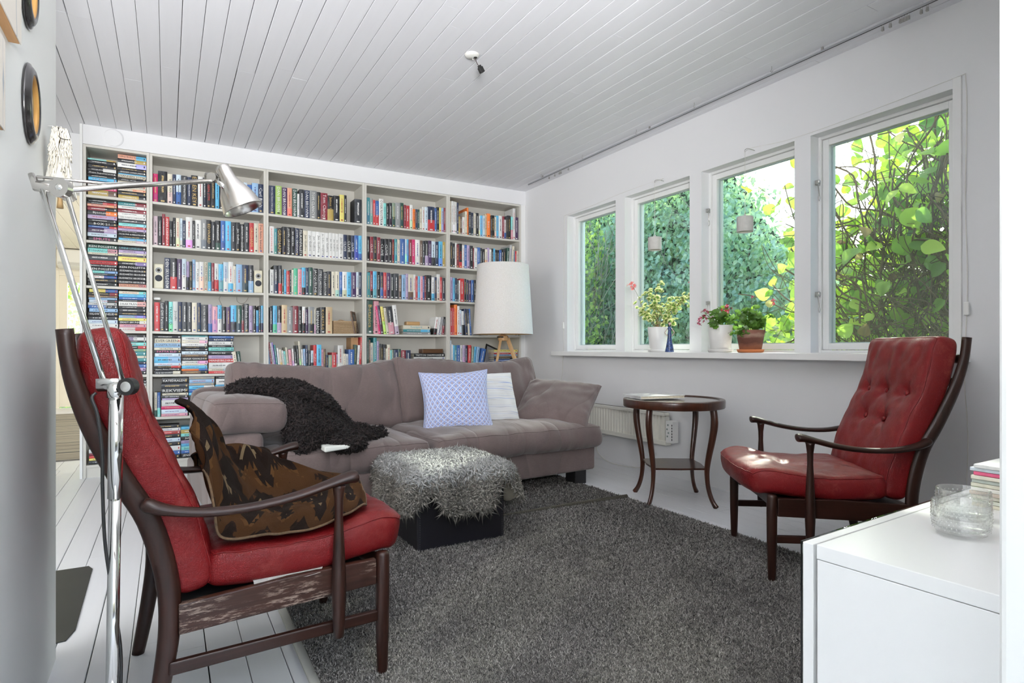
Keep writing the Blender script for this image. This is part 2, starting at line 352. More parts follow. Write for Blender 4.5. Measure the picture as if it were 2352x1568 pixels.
# ---------------------------------------------------------------- bookcases
SH = [2.012, 1.69, 1.368, 1.049, .728, .41, .09]
BX = [-.5145, -.1115, .6935, 1.4965, 2.2925, 3.0915]
BCL = ['narrow white bookcase beside the opening, packed with stacked paperbacks', 'white bookcase with the two small loudspeakers, first of the four wide ones', 'white bookcase with the wicker basket, second of the four wide ones', 'white bookcase behind the sofa middle, holding the stack of large books', 'white bookcase in the corner behind the tripod lamp']
for i in range(5):
    a, b = BX[i] + .0005, BX[i+1] - .0005
    t = thing('bookcase', BCL[i], 'bookcase', (a, BY, 0), 0, 'white bookcases along the back wall'); W = b - a
    for x in (0, W - .018): box('side_panel', (x, 0, 0), (x + .018, .28, 2.366), SHELF, t, .001)
    box('top_panel', (.018, 0, 2.348), (W - .018, .28, 2.366), SHELF, t, .0008)
    box('back_panel', (.018, .268, .05), (W - .018, .274, 2.35), SHELF, t)
    box('plinth', (.018, .012, 0), (W - .018, .03, .072), SHELF, t)
    for z in SH:
        sag = .004 if i else 0
        mb = MB(); n = 8
        for k in range(n):
            u0, u1 = k / n, (k + 1) / n; s0, s1 = -sag * 4*u0*(1-u0), -sag * 4*u1*(1-u1); X0, X1 = .018 + (W-.036)*u0, .018 + (W-.036)*u1
            mb.add([(X0,.006,z-.018+s0),(X1,.006,z-.018+s1),(X1,.268,z-.018+s1),(X0,.268,z-.018+s0),(X0,.006,z+s0),(X1,.006,z+s1),(X1,.268,z+s1),(X0,.268,z+s0)],
                   [(0,3,2,1),(4,5,6,7),(0,1,5,4),(2,3,7,6)] + ([(3,0,4,7)] if k == 0 else []) + ([(1,2,6,5)] if k == n-1 else []))
        mb.build('shelf', SHELF, t)
# ---------------------------------------------------------------- books (millimetres: start, thickness, height, colours, title, tilt)
UPRIGHT = """
10 -90,32,212,P;-58,62,239,k;4,33,226,c,Inger Alfvén;37,23,225,n;60,34,228,ib;94,41,224,K,NOVYJ ADMINISTRATOR;135,26,220,n;161,46,239,k,ELLEN KEY;207,34,234,w;241,26,232,K;267,28,229,k,GEN SYM;295,32,227,k;327,27,219,s;354,35,219,k;389,30,221,w;419,29,221,b;448,30,226,k;478,23,229,n;501,29,232,k;530,27,234,i;557,34,218,b;591,46,236,B;637,38,232,n,Carl Bildt
11 -88,29,218,q;-59,28,220,k;-31,21,239,R;-10,26,221,r,ANNA KARENINA;16,23,192,k,GÖTT;39,20,219,k;59,26,219,c;85,18,221,iw;103,22,208,n;125,45,236,w;170,17,211,k;187,42,222,w;229,38,234,g;267,33,231,k,EDWARD;300,27,220,K;327,38,232,kE;365,33,234,b;398,41,235,s;439,33,231,K;472,32,231,k,Jan Guillou;504,32,221,k,GRISHAM PROCESSEN;536,35,237,K;571,34,236,r,GRISHAM;605,34,235,c;639,36,237,O,Den femte kvinnan
12 -16,38,236,n,DEN SKULDEN;22,44,236,kr;66,33,233,U;99,29,237,iw;128,21,219,vk;149,20,220,k;169,22,238,B;191,25,220,w,PC JERSILD;216,31,222,w;247,29,223,c,PC JERSILD BABELS HUS;276,24,223,ts;300,20,220,R;320,31,218,wr;351,32,215,s;383,36,234,iw;419,35,237,ws;454,20,206,c;474,45,221,B;519,44,219,n;563,40,221,KB
13 -82,37,216,r;-45,31,218,K,Leif GW Persson;-14,25,230,k;11,28,225,T,TRANEUD;39,34,229,G,Josefin;73,27,227,n;100,35,228,K;135,31,227,K;166,35,225,c;201,27,226,n;228,50,213,K,ROSLUND & HELLSTRÖM;278,28,216,vb;306,37,201,p;343,29,213,sw;372,32,201,k;404,32,200,U;436,41,215,sK;477,38,216,E;515,18,208,kR;533,36,229,K,Nordlands svärmod;569,28,214,v;597,25,215,k;622,19,179,sb;641,15,216,k;656,24,217,sn
14 466,29,169,cE,,-0.12;495,28,171,El,,-0.1
15 -80,18,183,cE;-62,20,182,bT
20 719,48,234,n,DEN FÖRLORADE SYMBOLEN;767,49,238,l,DAN BROWN;816,44,232,U,DAN BROWN;860,38,235,O;898,39,233,E,DAN BROWN;937,17,195,w;954,42,235,K;996,40,233,n,DAN BROWN;1036,58,237,g,TOM CLANCY;1094,33,232,k;1127,58,230,R,Tom Clancy;1185,51,216,kY,James Clavell;1236,51,219,k;1287,38,233,y;1325,23,234,k;1414,62,209,K
21 720,37,223,w,GRISHAM BEKÄNNELSEN;757,23,208,t;780,41,219,k,GRISHAM;821,31,232,k;852,34,233,k,JOHN GRISHAM;886,33,233,k;919,33,231,n,JOHN GRISHAM;952,32,231,k,PELIKANFALLET;984,37,217,c,Jan Guillou;1021,35,219,w,Jan Guillou;1056,33,218,w,Jan Guillou;1089,39,217,w,Jan Guillou;1128,36,217,w,Jan Guillou VENDETTA;1164,33,215,w,Jan Guillou;1197,28,218,w,Jan Guillou;1225,27,217,w,Jan Guillou;1252,27,217,w,Jan Guillou;1279,38,218,w,Jan Guillou;1317,32,214,n,CLIVE;1349,36,213,k,CLIVE;1385,29,213,n,CLIVE;1414,36,216,b;1450,28,216,sb
22 724,30,195,w;754,37,231,Kn;791,27,234,Kr;818,16,201,m;834,18,202,s;852,25,192,r;877,15,202,k;892,17,206,c;909,33,219,e,Afrika;942,32,213,p,ULF LUNDELL JACK;974,30,230,sk;1004,25,231,n;1029,33,236,E;1062,42,229,k,JACQUELINE;1104,45,227,K,STIEG LARSSON;1149,34,206,k,STIEG LARSSON;1183,35,213,K;1218,34,211,c;1252,33,214,c;1285,25,213,b;1310,39,216,w;1349,38,215,s;1387,42,215,U;1429,21,218,iw;1450,28,219,n
23 722,26,206,K;748,32,221,se;780,35,218,kv;815,43,230,M;858,45,216,g;903,43,226,R;946,30,224,k;976,26,222,wk;1002,25,202,U;1027,50,224,gK;1077,10,204,c;1087,37,201,k,BERNHARD;1124,45,224,k,KORSTÅG;1169,55,227,M
24 724,15,209,B,,-0.1;739,14,246,R,,-0.12;753,13,240,w,,-0.12;766,15,243,u,,-0.13;781,13,223,t,,-0.12;794,16,196,wT,,-0.1;810,20,185,c,,-0.1;830,16,179,w,,-0.1;846,16,172,Tw,,-0.1;862,18,203,c,,-0.1;880,25,185,p,,-0.08;905,16,192,w,,-0.06;921,21,192,kw,,-0.06;942,18,220,k,,-0.06;960,17,255,c,,-0.06;977,15,189,w,,-0.04;992,17,192,B,,-0.03;1009,18,224,n,,-0.02;1027,20,175,K;1047,21,178,iK;1068,26,224,r,Moghul;1094,39,227,s;1133,18,189,p;1151,19,192,m;1170,21,139,n;1191,31,139,f;1222,38,160,r;1260,12,146,v;1272,47,221,w;1319,19,149,c;1338,25,146,w;1363,48,185,b;1411,21,225,E,,0.02;1432,20,221,w,,0.06;1452,18,290,r,,0.06
30 1523,28,236,t;1551,27,232,g;1578,21,221,r;1599,34,219,br;1633,41,241,w,COSA NOSTRA;1674,26,208,T;1700,25,210,k;1725,27,217,K;1752,30,218,fE;1782,46,225,g;1828,34,230,E;1862,21,214,R;1883,37,213,r;1920,28,223,w;1948,25,187,o;1973,22,188,n;1995,20,187,E;2015,22,198,c;2037,30,216,w;2067,29,218,i;2096,69,228,nr;2165,23,221,b;2188,25,232,k;2213,20,230,y;2233,25,229,B;2258,21,232,R
31 1523,28,217,k;1551,29,216,R,CLIVE;1580,31,221,k;1611,33,217,R;1644,39,211,k,CLIVE;1683,36,212,k,CLIVE;1719,35,214,k;1754,21,215,R;1775,26,219,t;1801,29,217,c;1830,44,226,b;1874,16,228,i;1890,20,227,s;1910,30,227,R;1940,33,232,P;1973,44,231,w;2017,25,227,m;2042,26,227,K;2068,30,230,kv;2098,33,232,U;2131,38,228,iK;2169,34,228,n;2203,39,233,s;2242,35,234,Y
32 1525,29,224,t;1554,24,236,Rk;1578,33,236,s;1611,35,235,k;1646,27,233,nb;1673,27,232,r;1700,37,232,U;1737,34,226,K;1771,46,231,K;1817,27,215,m;1844,37,224,B;1881,23,234,v;1904,51,232,cm;1955,23,233,w;1978,18,217,r;1996,24,219,s;2020,26,219,p;2046,16,221,b;2062,14,222,R;2076,55,233,k;2131,30,216,ws;2161,23,218,n;2184,32,247,w;2216,25,222,r;2241,38,215,K
33 1527,53,297,E,Botanica;1580,8,293,R;1588,45,293,p,TRÄDGÅRD;1633,20,248,P,,-0.14;1653,25,256,U,,-0.14;1678,25,247,y,,-0.14;1703,25,237,c,,-0.13;1728,56,248,Kp,,-0.12;1784,40,264,w,,-0.12
33 2152,34,165,wk,,0.16;2186,17,166,w,,0.16;2203,16,167,g,,0.14;2219,18,167,w,,0.12;2237,23,168,kR,,0.1
34 1526,15,289,E;1541,13,269,m;1554,28,243,c;1582,29,289,t;1611,21,258,v;1632,18,236,K;1650,23,233,k;1673,21,230,K;1694,15,193,ck;1709,28,230,ce;1737,17,180,Ty;1754,17,183,f;1771,38,183,n;1809,28,190,E;1837,47,179,R,ARKITEKTUR;1884,46,179,nb
40 2324,9,303,c;2333,19,304,w;2352,17,303,w;2369,21,302,w;2390,19,296,n;2409,16,167,Y;2425,25,173,m;2450,26,168,w;2476,22,225,c;2498,17,264,o;2515,27,226,K;2542,26,222,n;2568,26,217,c;2594,31,224,k;2625,18,202,w;2643,23,206,s;2666,26,208,i;2692,23,224,M;2715,37,233,o,boo;2752,13,209,K;2765,34,221,k;2799,23,210,c;2822,28,224,s;2850,39,227,w;2889,24,224,R;2913,19,193,wb;2932,17,229,K;2949,35,238,k;2984,23,227,Tp;3007,29,314,w;3036,38,229,U
41 2324,21,235,k;2345,25,226,k;2370,16,234,w;2386,31,223,R;2417,33,233,kr,ORM;2450,24,221,w;2474,24,227,b;2498,30,225,v;2528,34,223,k;2562,12,206,R;2574,33,203,w;2607,32,213,b;2639,27,212,K;2666,26,203,k;2692,27,203,c;2719,23,219,v;2742,23,206,w;2765,19,215,k;2784,21,217,s;2805,25,208,k;2830,21,206,k;2851,26,208,b;2877,25,217,k;2902,26,219,K;2928,30,236,E,,0.06;2958,30,265,G,,0.06;2988,26,257,c,,0.06;3014,18,210,s;3032,17,208,r;3049,23,213,c
42 2326,24,227,v;2350,20,220,s;2370,24,223,n,Bitterljuvt;2394,19,206,K;2413,14,204,w;2427,45,223,r;2472,22,222,k;2494,24,216,n;2518,26,210,U;2544,26,215,b;2570,24,217,k;2594,25,218,w
43 2324,26,259,r;2350,19,257,r;2369,30,289,o;2399,24,276,w;2423,30,241,i,,-0.03;2453,27,231,wk,,-0.03;2480,30,253,n,,-0.06;2510,21,247,kc,,-0.06;2531,19,255,b,,-0.06
44 2324,13,268,i;2337,13,232,w;2350,18,223,s;2368,23,223,t,THE CARD;2391,37,225,b;2428,28,225,w;2456,24,225,v;2480,26,223,n;2506,34,226,r,,0.03;2540,26,215,f,,0.05;2566,20,211,s,,0.08;2586,33,211,B,,0.1;2619,53,193,b,,0.22
"""
STACKS = """
14 -83,177 23,k;36,c,EVERGREEN;33,B,AGNETA PLEIJEL;19,c,HORSTER;23,k,PATTA ELD;27,i;46,sB;22,i;17,kr;23,k,Jayne Anne Phillips;23,Kc,ÅKE EDWARDSON
14 96,179 10,t;28,w;22,c;23,w;15,k;23,k;25,i,och ekarna;19,m;28,k,ANNA GAVALDA;25,w;13,c;25,s;15,ob;24,mk
14 278,180 18,b;23,n,REVOLT;30,w;18,k;28,T,Joseph Heller;33,k;29,v;28,r,MINNESBILDER;47,w;20,c;19,r
15 -37,178 46,k,KATEDRALEN;34,K;36,k,REKVIEM;18,c;21,K;13,v;47,w;23,P;33,i;21,p
15 144,178 22,g;28,B;21,g;27,sw;26,b;21,s;25,k,ADLER-OLSEN;18,k;30,w;39,y;16,M;28,w
15 326,165 21,k;47,wk;18,s;35,k,James Ellroy;27,k;27,c;27,b;32,k;38,w;33,r
16 -81,170 26,k;23,w;22,r;30,k;29,i;30,k;38,w;29,b;30,k
16 92,183 21,s;29,Y;23,T;28,k,James Ellroy;27,v;21,s;28,T,Joseph Heller;25,b;33,k,JENS LAPIDUS
00 -492,177 11,TY;26,k;30,k;24,kw;23,k,Kajsa Ingemarsson;21,k;22,s;20,n,NOKIA;24,w,YTITI;21,P,Minnet Dunkla;45,Ym
00 -310,178 30,Os,Jeffrey Archer Rivalerna;28,kY;34,w;20,k;24,k,GRISHAM SVINDLAREN;8,s;22,c,MANNEN SOM;10,k;15,k;23,c;31,c,MANNEN OCH;18,c;30,k;28,YK
01 -491,178 20,k;15,kr;17,O;28,Rk;32,Ko,Björnstad;28,v;20,k;27,k,BOX 21;15,br;36,Uv;28,i;31,k,SMUTS
01 -309,180 25,tR;24,w;29,R;24,w;24,w,DEN SVARTA DAHLIAN;30,K;23,T;15,r;20,v;11,k;26,k,ROSLUND & HELLSTRÖM;17,k,HÅKAN NESSER;17,s;20,c
02 -489,179 27,E,KEN FOLLETT;29,Tp,FÖRHANDLAREN;16,c;41,K;28,r,UNDERGÅNG;19,K,Marianne Fredriksson;27,k,KEN FOLLETT;17,T;16,k;20,wb;30,k;26,k
02 -308,179 26,K,UNNI LINDELL;23,v;14,c;13,n;36,y;29,ku;26,k,KEN FOLLETT;27,k,ELIZABETH GEORGE;27,k,ELIZABETH GEORGE;30,k,ELIZABETH GEORGE;28,k,ELIZABETH GEORGE;24,O,Lycka! DALAI LAMA
03 -486,178 23,yb;22,kR;15,m;15,B;21,iK;20,G;21,bK,PATIENT 67;27,B;29,k,OLOV SVEDELID;27,K;27,i;26,w;23,w
03 -304,180 21,cT;21,s;19,b;14,k;34,w,DRAKTRÄNARE;18,k;25,K;24,k;20,B;20,y;23,kw,ERNST BRUNNER;26,p;24,wr
04 -302,179 15,k;26,vw;13,k;26,T;21,kr;21,g;31,t;18,c;24,t;21,K;24,b;25,p;25,k
05 -244,122 22,k;22,g;26,c;26,w;21,k;30,K;29,b;37,w;29,k;33,c
06 -481,164 27,w;20,R;17,r;15,yk;29,K
33 1857,267 37,c,Trädgård;24,ts;25,g
34 1958,312 32,k,TRETTON CHAMPAGNER;24,G,easy living;15,m;24,K;12,n;17,k;24,K,ESSENTIAL HOUSE BOOK
43 2726,341 21,w
44 2796,266 19,y;11,c;15,r;18,B;16,m;17,k;19,b;26,k;18,v;22,b
04 -486,178 22,k;24,w;20,B;26,K;21,R;25,c;22,n;24,k;20,t;26,v;23,w;24,K
05 -484,178 24,k;20,c;26,b;22,K;24,w;21,r;25,k;22,y;26,n;20,w;24,g
"""
PAL = dict(k=(.012,.012,.014), K=(.035,.038,.045), w=(.78,.78,.76), c=(.72,.67,.54), g=(.30,.31,.31), G=(.55,.56,.55), n=(.022,.035,.085), b=(.045,.14,.42),
    B=(.32,.52,.76), s=(.12,.50,.78), t=(.05,.27,.30), T=(.26,.72,.68), e=(.10,.55,.33), E=(.03,.085,.065), l=(.40,.60,.14), r=(.58,.045,.05), R=(.24,.025,.04),
    p=(.72,.36,.42), P=(.70,.03,.17), u=(.24,.18,.42), U=(.07,.03,.10), v=(.46,.36,.55), y=(.84,.74,.20), Y=(.50,.37,.10), o=(.88,.22,.04), O=(.78,.38,.26),
    m=(.16,.10,.07), M=(.66,.50,.30), i=(.62,.74,.84), f=(.26,.34,.26), q=(.72,.56,.62), d=(.3,.3,.3))
CN = dict(k='black', K='charcoal', w='white', c='cream', g='grey', G='light grey', n='navy', b='blue', B='light blue', s='sky blue', t='teal', T='turquoise', e='mint green', E='dark green',
    l='lime green', r='red', R='maroon', p='pink', P='magenta', u='violet', U='dark purple', v='lilac', y='yellow', Y='mustard', o='orange', O='salmon', m='brown', M='tan', i='pale blue', f='sage green', q='pale pink')
INK = {n_: simple(n_ + ' ink', c_, .5, var=0) for n_, c_ in dict(white=(.8,.8,.78), gold=(.62,.42,.14), black=(.02,.02,.02), red=(.62,.05,.04), pink=(.85,.2,.42), teal=(.1,.4,.45)).items()}
def book_cover():
    m = NT('book cover'); a = m.n('Attribute', attribute_name='col'); b = m.n('Attribute', attribute_name='cob'); i = m.n('Attribute', attribute_name='ink')
    uv = m.n('UVMap'); sp = m.n('SeparateXYZ'); m.l(uv.outputs[0], sp.inputs[0]); U_, V_ = sp.outputs[0], sp.outputs[1]
    fr = m.math('FRACT', U_); sv = m.math('FRACT', V_)
    mp = m.n('Mapping'); mp.inputs['Scale'].default_value = (2.2, 3, 1); m.l(uv.outputs[0], mp.inputs[0]); cl = m.noise(mp.outputs[0], 1.5, 3)
    base = m.mix(m.math('LESS_THAN', sv, a.outputs['Alpha']), a.outputs['Color'], b.outputs['Color'])
    base = m.mix(m.math('MULTIPLY', m.ramp(cl, [(.45, 0.), (.7, .35)]), 1.0), base, m.mix(.5, base, (.3, .33, .38)))
    # fine lines of small print along the spine
    mq = m.n('Mapping'); mq.inputs['Scale'].default_value = (1.1, 36, 1); m.l(uv.outputs[0], mq.inputs[0]); k = m.noise(mq.outputs[0], 2.2, 1, .4)
    w1 = m.math('COMPARE', fr, .5, .11); w2 = m.math('COMPARE', sv, .6, .26); w3 = m.math('COMPARE', sv, .07, .022); w4 = m.math('COMPARE', fr, .5, .2)
    pr = m.math('MULTIPLY', m.math('MULTIPLY', m.math('MULTIPLY', w1, w2), m.math('GREATER_THAN', k, .47)), i.outputs['Alpha'])
    pr = m.math('MAXIMUM', pr, m.math('MULTIPLY', w3, w4))
    m.set(Base_Color=m.mix(pr, base, i.outputs['Color']), Roughness=.38, Specular_IOR_Level=.5); return m.mat
COVER = book_cover(); PAGES = simple('book pages', (.70, .64, .50), .9, var=.12, vscale=60)
TXT = {}
def text_mesh(s):
    if s not in TXT:
        cu = bpy.data.curves.new('t', 'FONT'); cu.body = s; cu.size = 1; cu.resolution_u = 1; cu.align_x = 'CENTER'
        o = bpy.data.objects.new('t', cu); COL.objects.link(o); bpy.context.view_layer.update()
        me = bpy.data.meshes.new_from_object(o.evaluated_get(bpy.context.evaluated_depsgraph_get())); bpy.data.objects.remove(o); bpy.data.curves.remove(cu)
        n = len(me.vertices); co = np.empty(n * 3); me.vertices.foreach_get('co', co); co = co.reshape(-1, 3)
        lo, hi = co.min(0), co.max(0); co -= (lo + hi) / 2; co *= 1 / (hi[1] - lo[1]); L = (hi[0] - lo[0]) / (hi[1] - lo[1])
        # into the spine plane: reading runs from the head of the spine to its foot
        out = np.zeros_like(co); out[:, 0] = co[:, 1]; out[:, 2] = -co[:, 0]
        me.vertices.foreach_set('co', out.ravel()); me.update(); me.name = 'title'; me.materials.clear(); me.materials.append(INK['white']); TXT[s] = (me, L)
    return TXT[s]
def book_geo(w, h, d, rg):
    t = min(.0025, w * .18); a = w / 2; e = .0012; sp = min(.003, w * .12)
    pr = [(-a, sp), (-a*.55, sp*.25), (0, 0), (a*.55, sp*.25), (a, sp), (a, d), (a-t, d), (a-t, .008), (-a+t, .008), (-a+t, d), (-a, d)]
    n = len(pr); vs = [(x, y, z) for z in (0, h) for x, y in pr]
    fs = [(i, (i+1) % n, n + (i+1) % n, n + i) for i in range(n)]
    fs += [(0,10,9,8,7,6,5,4,3,2,1)[::1], tuple(n + i for i in range(n))]; mi = [0] * len(fs)
    o = len(vs); x0, x1, y0, y1, z0, z1 = -a+t, a-t, .008, d-.003, .002, h-.003
    vs += [(x0,y0,z0),(x1,y0,z0),(x1,y1,z0),(x0,y1,z0),(x0,y0,z1),(x1,y0,z1),(x1,y1,z1),(x0,y1,z1)]
    q = [(0,3,2,1),(4,5,6,7),(1,2,6,5),(2,3,7,6),(3,0,4,7)]; fs += [tuple(i + o for i in f) for f in q]; mi += [1] * len(q)
    return vs, fs, mi
def book_mesh(items):
    """items: (matrix, w, h, d, col, col2, split, ink, printed, seed) -> one mesh with attributes"""
    V, F, MI, C1, C2, C3, UVs = [], [], [], [], [], [], []
    for M, w_, h, d, ca, cb, split, ink, pr, sd in items:
        vs, fs, mi = book_geo(w_, h, d, None); o = len(V); V += [tuple(M @ Vector(v)) for v in vs]; F += [tuple(i + o for i in f) for f in fs]; MI += mi
        for f in fs:
            for i in f:
                x, y, z = vs[i]; C1 += [*ca, split]; C2 += [*cb, 1]; C3 += [*ink, pr]
                UVs += [sd + min(.995, max(.005, x / w_ + .5)), sd * 3 + min(.995, max(.005, z / h))]
    me = bpy.data.meshes.new('book'); me.from_pydata(V, [], F); me.materials.append(COVER); me.materials.append(PAGES); me.polygons.foreach_set('material_index', MI)
    for nm, dat in (('col', C1), ('cob', C2), ('ink', C3)): me.attributes.new(nm, 'FLOAT_COLOR', 'CORNER').data.foreach_set('color', dat)
    me.uv_layers.new(name='UVMap').data.foreach_set('uv', UVs); me.update(); return me
def ordn(n): return {1: 'first', 2: 'second', 3: 'third'}.get(n, '%d%s' % (n, 'th' if 10 <= n % 100 <= 20 else {1: 'st', 2: 'nd', 3: 'rd'}.get(n % 10, 'th')))
BCN = ['narrow bookcase', 'loudspeaker bookcase', 'basket bookcase', 'middle bookcase', 'corner bookcase']
ROWN = ['top shelf', 'second shelf', 'third shelf', 'fourth shelf', 'fifth shelf', 'sixth shelf', 'bottom shelf']
def sag_at(b, x):
    if b == 0: return 0
    u = (x - BX[b]) / (BX[b+1] - BX[b]); return .004 * 4 * u * (1 - u)
ALL = []; rb = random.Random(5)
def colours(c):
    a = PAL[c[0]]; b = PAL[c[1]] if len(c) > 1 else a; j = rb.uniform(.85, 1.15); lum = sum(a) / 3
    ink = rb.choice([(.8,.8,.78), (.8,.8,.78), (.62,.45,.18), (.7,.7,.7)]) if lum < .33 else rb.choice([(.02,.02,.03), (.03,.03,.05), (.45,.05,.05), (.1,.1,.3)])
    if len(c) == 1 and rb.random() < .3: b = tuple(x * rb.uniform(.55, 1.35) for x in a)
    return tuple(min(1, x * j) for x in a), tuple(min(1, x) for x in b), rb.uniform(.25, .5), ink
for line in UPRIGHT.strip().split('\n'):
    hd, body = line.split(' ', 1); b, r = int(hd[0]), int(hd[1]); lo = BX[b] + .0195; hi = BX[b+1] - .0195; cnt = 0; prev = -9
    for it in body.split(';'):
        p = it.split(','); x, w_, h = (int(q) / 1000 for q in p[:3]); cnt += 1
        ti = p[4] if len(p) > 4 else ''; tl = float(p[5]) if len(p) > 5 else 0
        x = max(x, lo, prev); w_ = min(w_ - .0008, hi - x)
        if tl: w_ *= .9
        if w_ < .007: w_ = .007; x = min(x, hi - w_)
        prev = x + w_ + .0004
        h = min(h, (.33 if r == 0 else .296))
        d = rb.uniform(.13, .17) if h < .24 else rb.uniform(.17, .21)
        y = BY + .02 + rb.uniform(-.006, .008); z = SH[r] - sag_at(b, x + w_/2) + .0006
        if tl: z += abs(math.sin(tl)) * w_ / 2
        M = Matrix.Translation((x + w_/2, y, z)) @ Matrix.Rotation(tl, 4, 'Y')
        fin = 'leaning' if tl else 'upright'
        lab = '%s %s book, %s from the left on the %s, %s' % (' and '.join(CN[q] for q in p[3][:1]), fin, ordn(cnt), ROWN[r], BCN[b])
        if (b, r, x > 2.1) == (3, 3, True): lab = '%s magazine leaning at the end of the fourth shelf, %s, middle bookcase' % (CN[p[3][0]], ordn(cnt))
        ALL.append(dict(M=M, w=w_, h=h, d=d, c=p[3], t=ti, lab=lab, g='upright books on the %s of the %s' % (ROWN[r], BCN[b]), b=b, r=r, flat=False, tl=tl))
snum = {}
for line in STACKS.strip().split('\n'):
    hd, geo, body = line.split(' ', 2); b, r = int(hd[0]), int(hd[1]); x, w_ = (int(q) / 1000 for q in geo.split(','))
    lo = BX[b] + .02; hi = BX[b+1] - .02; w_ = min(w_, hi - x); x = max(x, lo)
    its = [q.split(',') for q in body.split(';')]; tot = sum(int(q[0]) for q in its) / 1000
    mx = .33 if r == 0 else .297; sc = min(1, mx / tot); snum[(b, r)] = snum.get((b, r), 0) + 1; k = snum[(b, r)]; z = SH[r] - sag_at(b, x + w_/2) + .0006
    if (b, r) == (1, 5): k = k
    for idx, p in reversed(list(enumerate(its))):
        t = int(p[0]) / 1000 * sc; ti = p[2] if len(p) > 2 else ''
        L = w_ - rb.uniform(.0008, .009); y = BY + .018 + rb.uniform(0, .012); ox = rb.uniform(0, w_ - L)
        M = Matrix.Translation((x + L + ox, y, z + t / 2)) @ Matrix.Rotation(R(-90), 4, 'Y')
        sn = '' if b in (3, 4) else ' %s stack of' % ordn(k)
        lab = '%s %s, %s from the top,%s the %s, %s' % (CN[p[1][0]], 'paperback' if b < 2 else 'flat-lying book', ordn(idx + 1), sn if sn else ' flat stack on', ROWN[r], BCN[b])
        ALL.append(dict(M=M, w=t - .0005, h=L, d=rb.uniform(.11, .135) if b < 2 else .2, c=p[1], t=ti, lab=lab, g='stacked books on the %s of the %s' % (ROWN[r], BCN[b]), b=b, r=r, flat=True, tl=0))
        z += t
def dist(B): p = B['M'].translation; return p.x * .5 + p.y * .866
HID = lambda B: (B['r'] >= 5 and B['M'].translation.x > .45) or (B['b'] == 0 and B['r'] == 5) or (B['b'] == 0 and B['r'] == 4 and B['M'].translation.x < -.305)
order = sorted(range(len(ALL)), key=lambda i: (1e6 if HID(ALL[i]) else 0) - ALL[i]['w'] * ALL[i]['h'] / dist(ALL[i]) ** 2)
pick = set(order[:300]); rest = []; rest_txt = {}
INKPICK = {'GEN SYM': 'red', 'ELLEN KEY': 'gold', 'GRISHAM BEKÄNNELSEN': 'red', 'SMUTS': 'pink', 'PATTA ELD': 'pink', 'Botanica': 'gold', 'James Clavell': 'gold', 'EDWARD': 'gold', 'KORSTÅG': 'gold', 'ORM': 'red', 'ULF LUNDELL JACK': 'red', 'Trädgård': 'teal', 'GRISHAM': 'gold', 'UNDERGÅNG': 'black', 'HÅKAN NESSER': 'gold', 'UNNI LINDELL': 'teal', 'boo': 'white'}
for i, B in enumerate(ALL):
    ca, cb, split, ink = colours(B['c']); printed = 0 if B['t'] else 1; sd = (i % 37) + 1
    if len(B['c']) == 1 and rb.random() < .6: split = 0 if B['t'] else split
    M = B['M']
    if B['t']:
        tm, L = text_mesh(B['t']); s = min(B['w'] * .58, B['h'] * .84 / L); sz = min(B['h'] * .84 / L, s * 1.35)
        ik = INKPICK.get(B['t'], 'white' if sum(ca) / 3 < .36 else 'black'); TM = Matrix.Translation((0, -.0008, B['h'] * .53)) @ Matrix.Diagonal((s, 1, sz, 1))
    if i in pick:
        me = book_mesh([(Matrix.Identity(4), B['w'], B['h'], B['d'], ca, cb, split, ink, printed, sd)]); o = link('magazine' if 'magazine' in B['lab'] else 'book', me); o.matrix_world = M
        tag(o, B['lab'], 'magazine' if 'magazine' in B['lab'] else 'book', B['g'])
        if B['t']:
            q = link('title', tm, o); q.matrix_local = TM
            q.material_slots[0].link = 'OBJECT'; q.material_slots[0].material = INK[ik]
    else:
        rest.append((M, B['w'], B['h'], B['d'], ca, cb, split, ink, printed, sd))
        if B['t']: rest_txt.setdefault(ik, []).append((tm, M @ TM))
o = link('smaller_books', book_mesh(rest)); tag(o, 'the thinner books filling the shelves between the larger ones', 'books', None, 'stuff')
mb = MB(); iks = list(rest_txt)
for mi, ik in enumerate(iks):
    for tm, M in rest_txt[ik]: mb.add([M @ v.co for v in tm.vertices], [tuple(p.vertices) for p in tm.polygons], mi)
tag(mb.build('titles', [INK[k] for k in iks], o), kind='stuff')
# other things on the shelves
def speaker(x, w_, h, z, lab):
    t = thing('loudspeaker', lab, 'loudspeaker', (x, BY + .03, z), 0, 'small cream loudspeakers on the third shelf')
    C = simple('cream plastic', (.74, .70, .55), .4, var=.02); MB().box((0, 0, 0), (w_, .14, h)).build('cabinet', C, t, bev=.008, seg=3)
    RX = Matrix.Rotation(R(90), 4, 'X')
    for zz, r_, nm in ((.42 * h, .024, 'woofer'), (.74 * h, .017, 'tweeter')):
        o = MB().lathe([(r_ * 1.18, 0), (r_ * 1.18, .002), (r_, .003), (r_ * .9, .001), (r_ * .3, -.004), (r_ * .2, .0), (0.001, .001)] if nm == 'tweeter' else [(r_, 0), (r_, .002), (r_ * .8, .003), (.001, .0035)], (0, 0, 0), 24, 0, RX, close=False).build(nm, simple('driver grey', (.34, .36, .40), .4) if nm == 'tweeter' else simple('driver cloth', (.05, .055, .07), .8), t, smooth=True); o.location = (w_ / 2, -.0005, zz)
        if nm == 'tweeter': q = MB().lathe([(r_ * .62, 0.0005), (r_ * .5, .003), (.001, .004)], (0, 0, 0), 20, 0, RX, close=False).build('dome', BLACK, o, smooth=True)
speaker(-.0865, .066, .187, SH[2], 'cream loudspeaker beside the narrow bookcase, at the near end of the third shelf'); speaker(.607, .064, .183, SH[2], 'cream loudspeaker at the basket bookcase end of the third shelf')
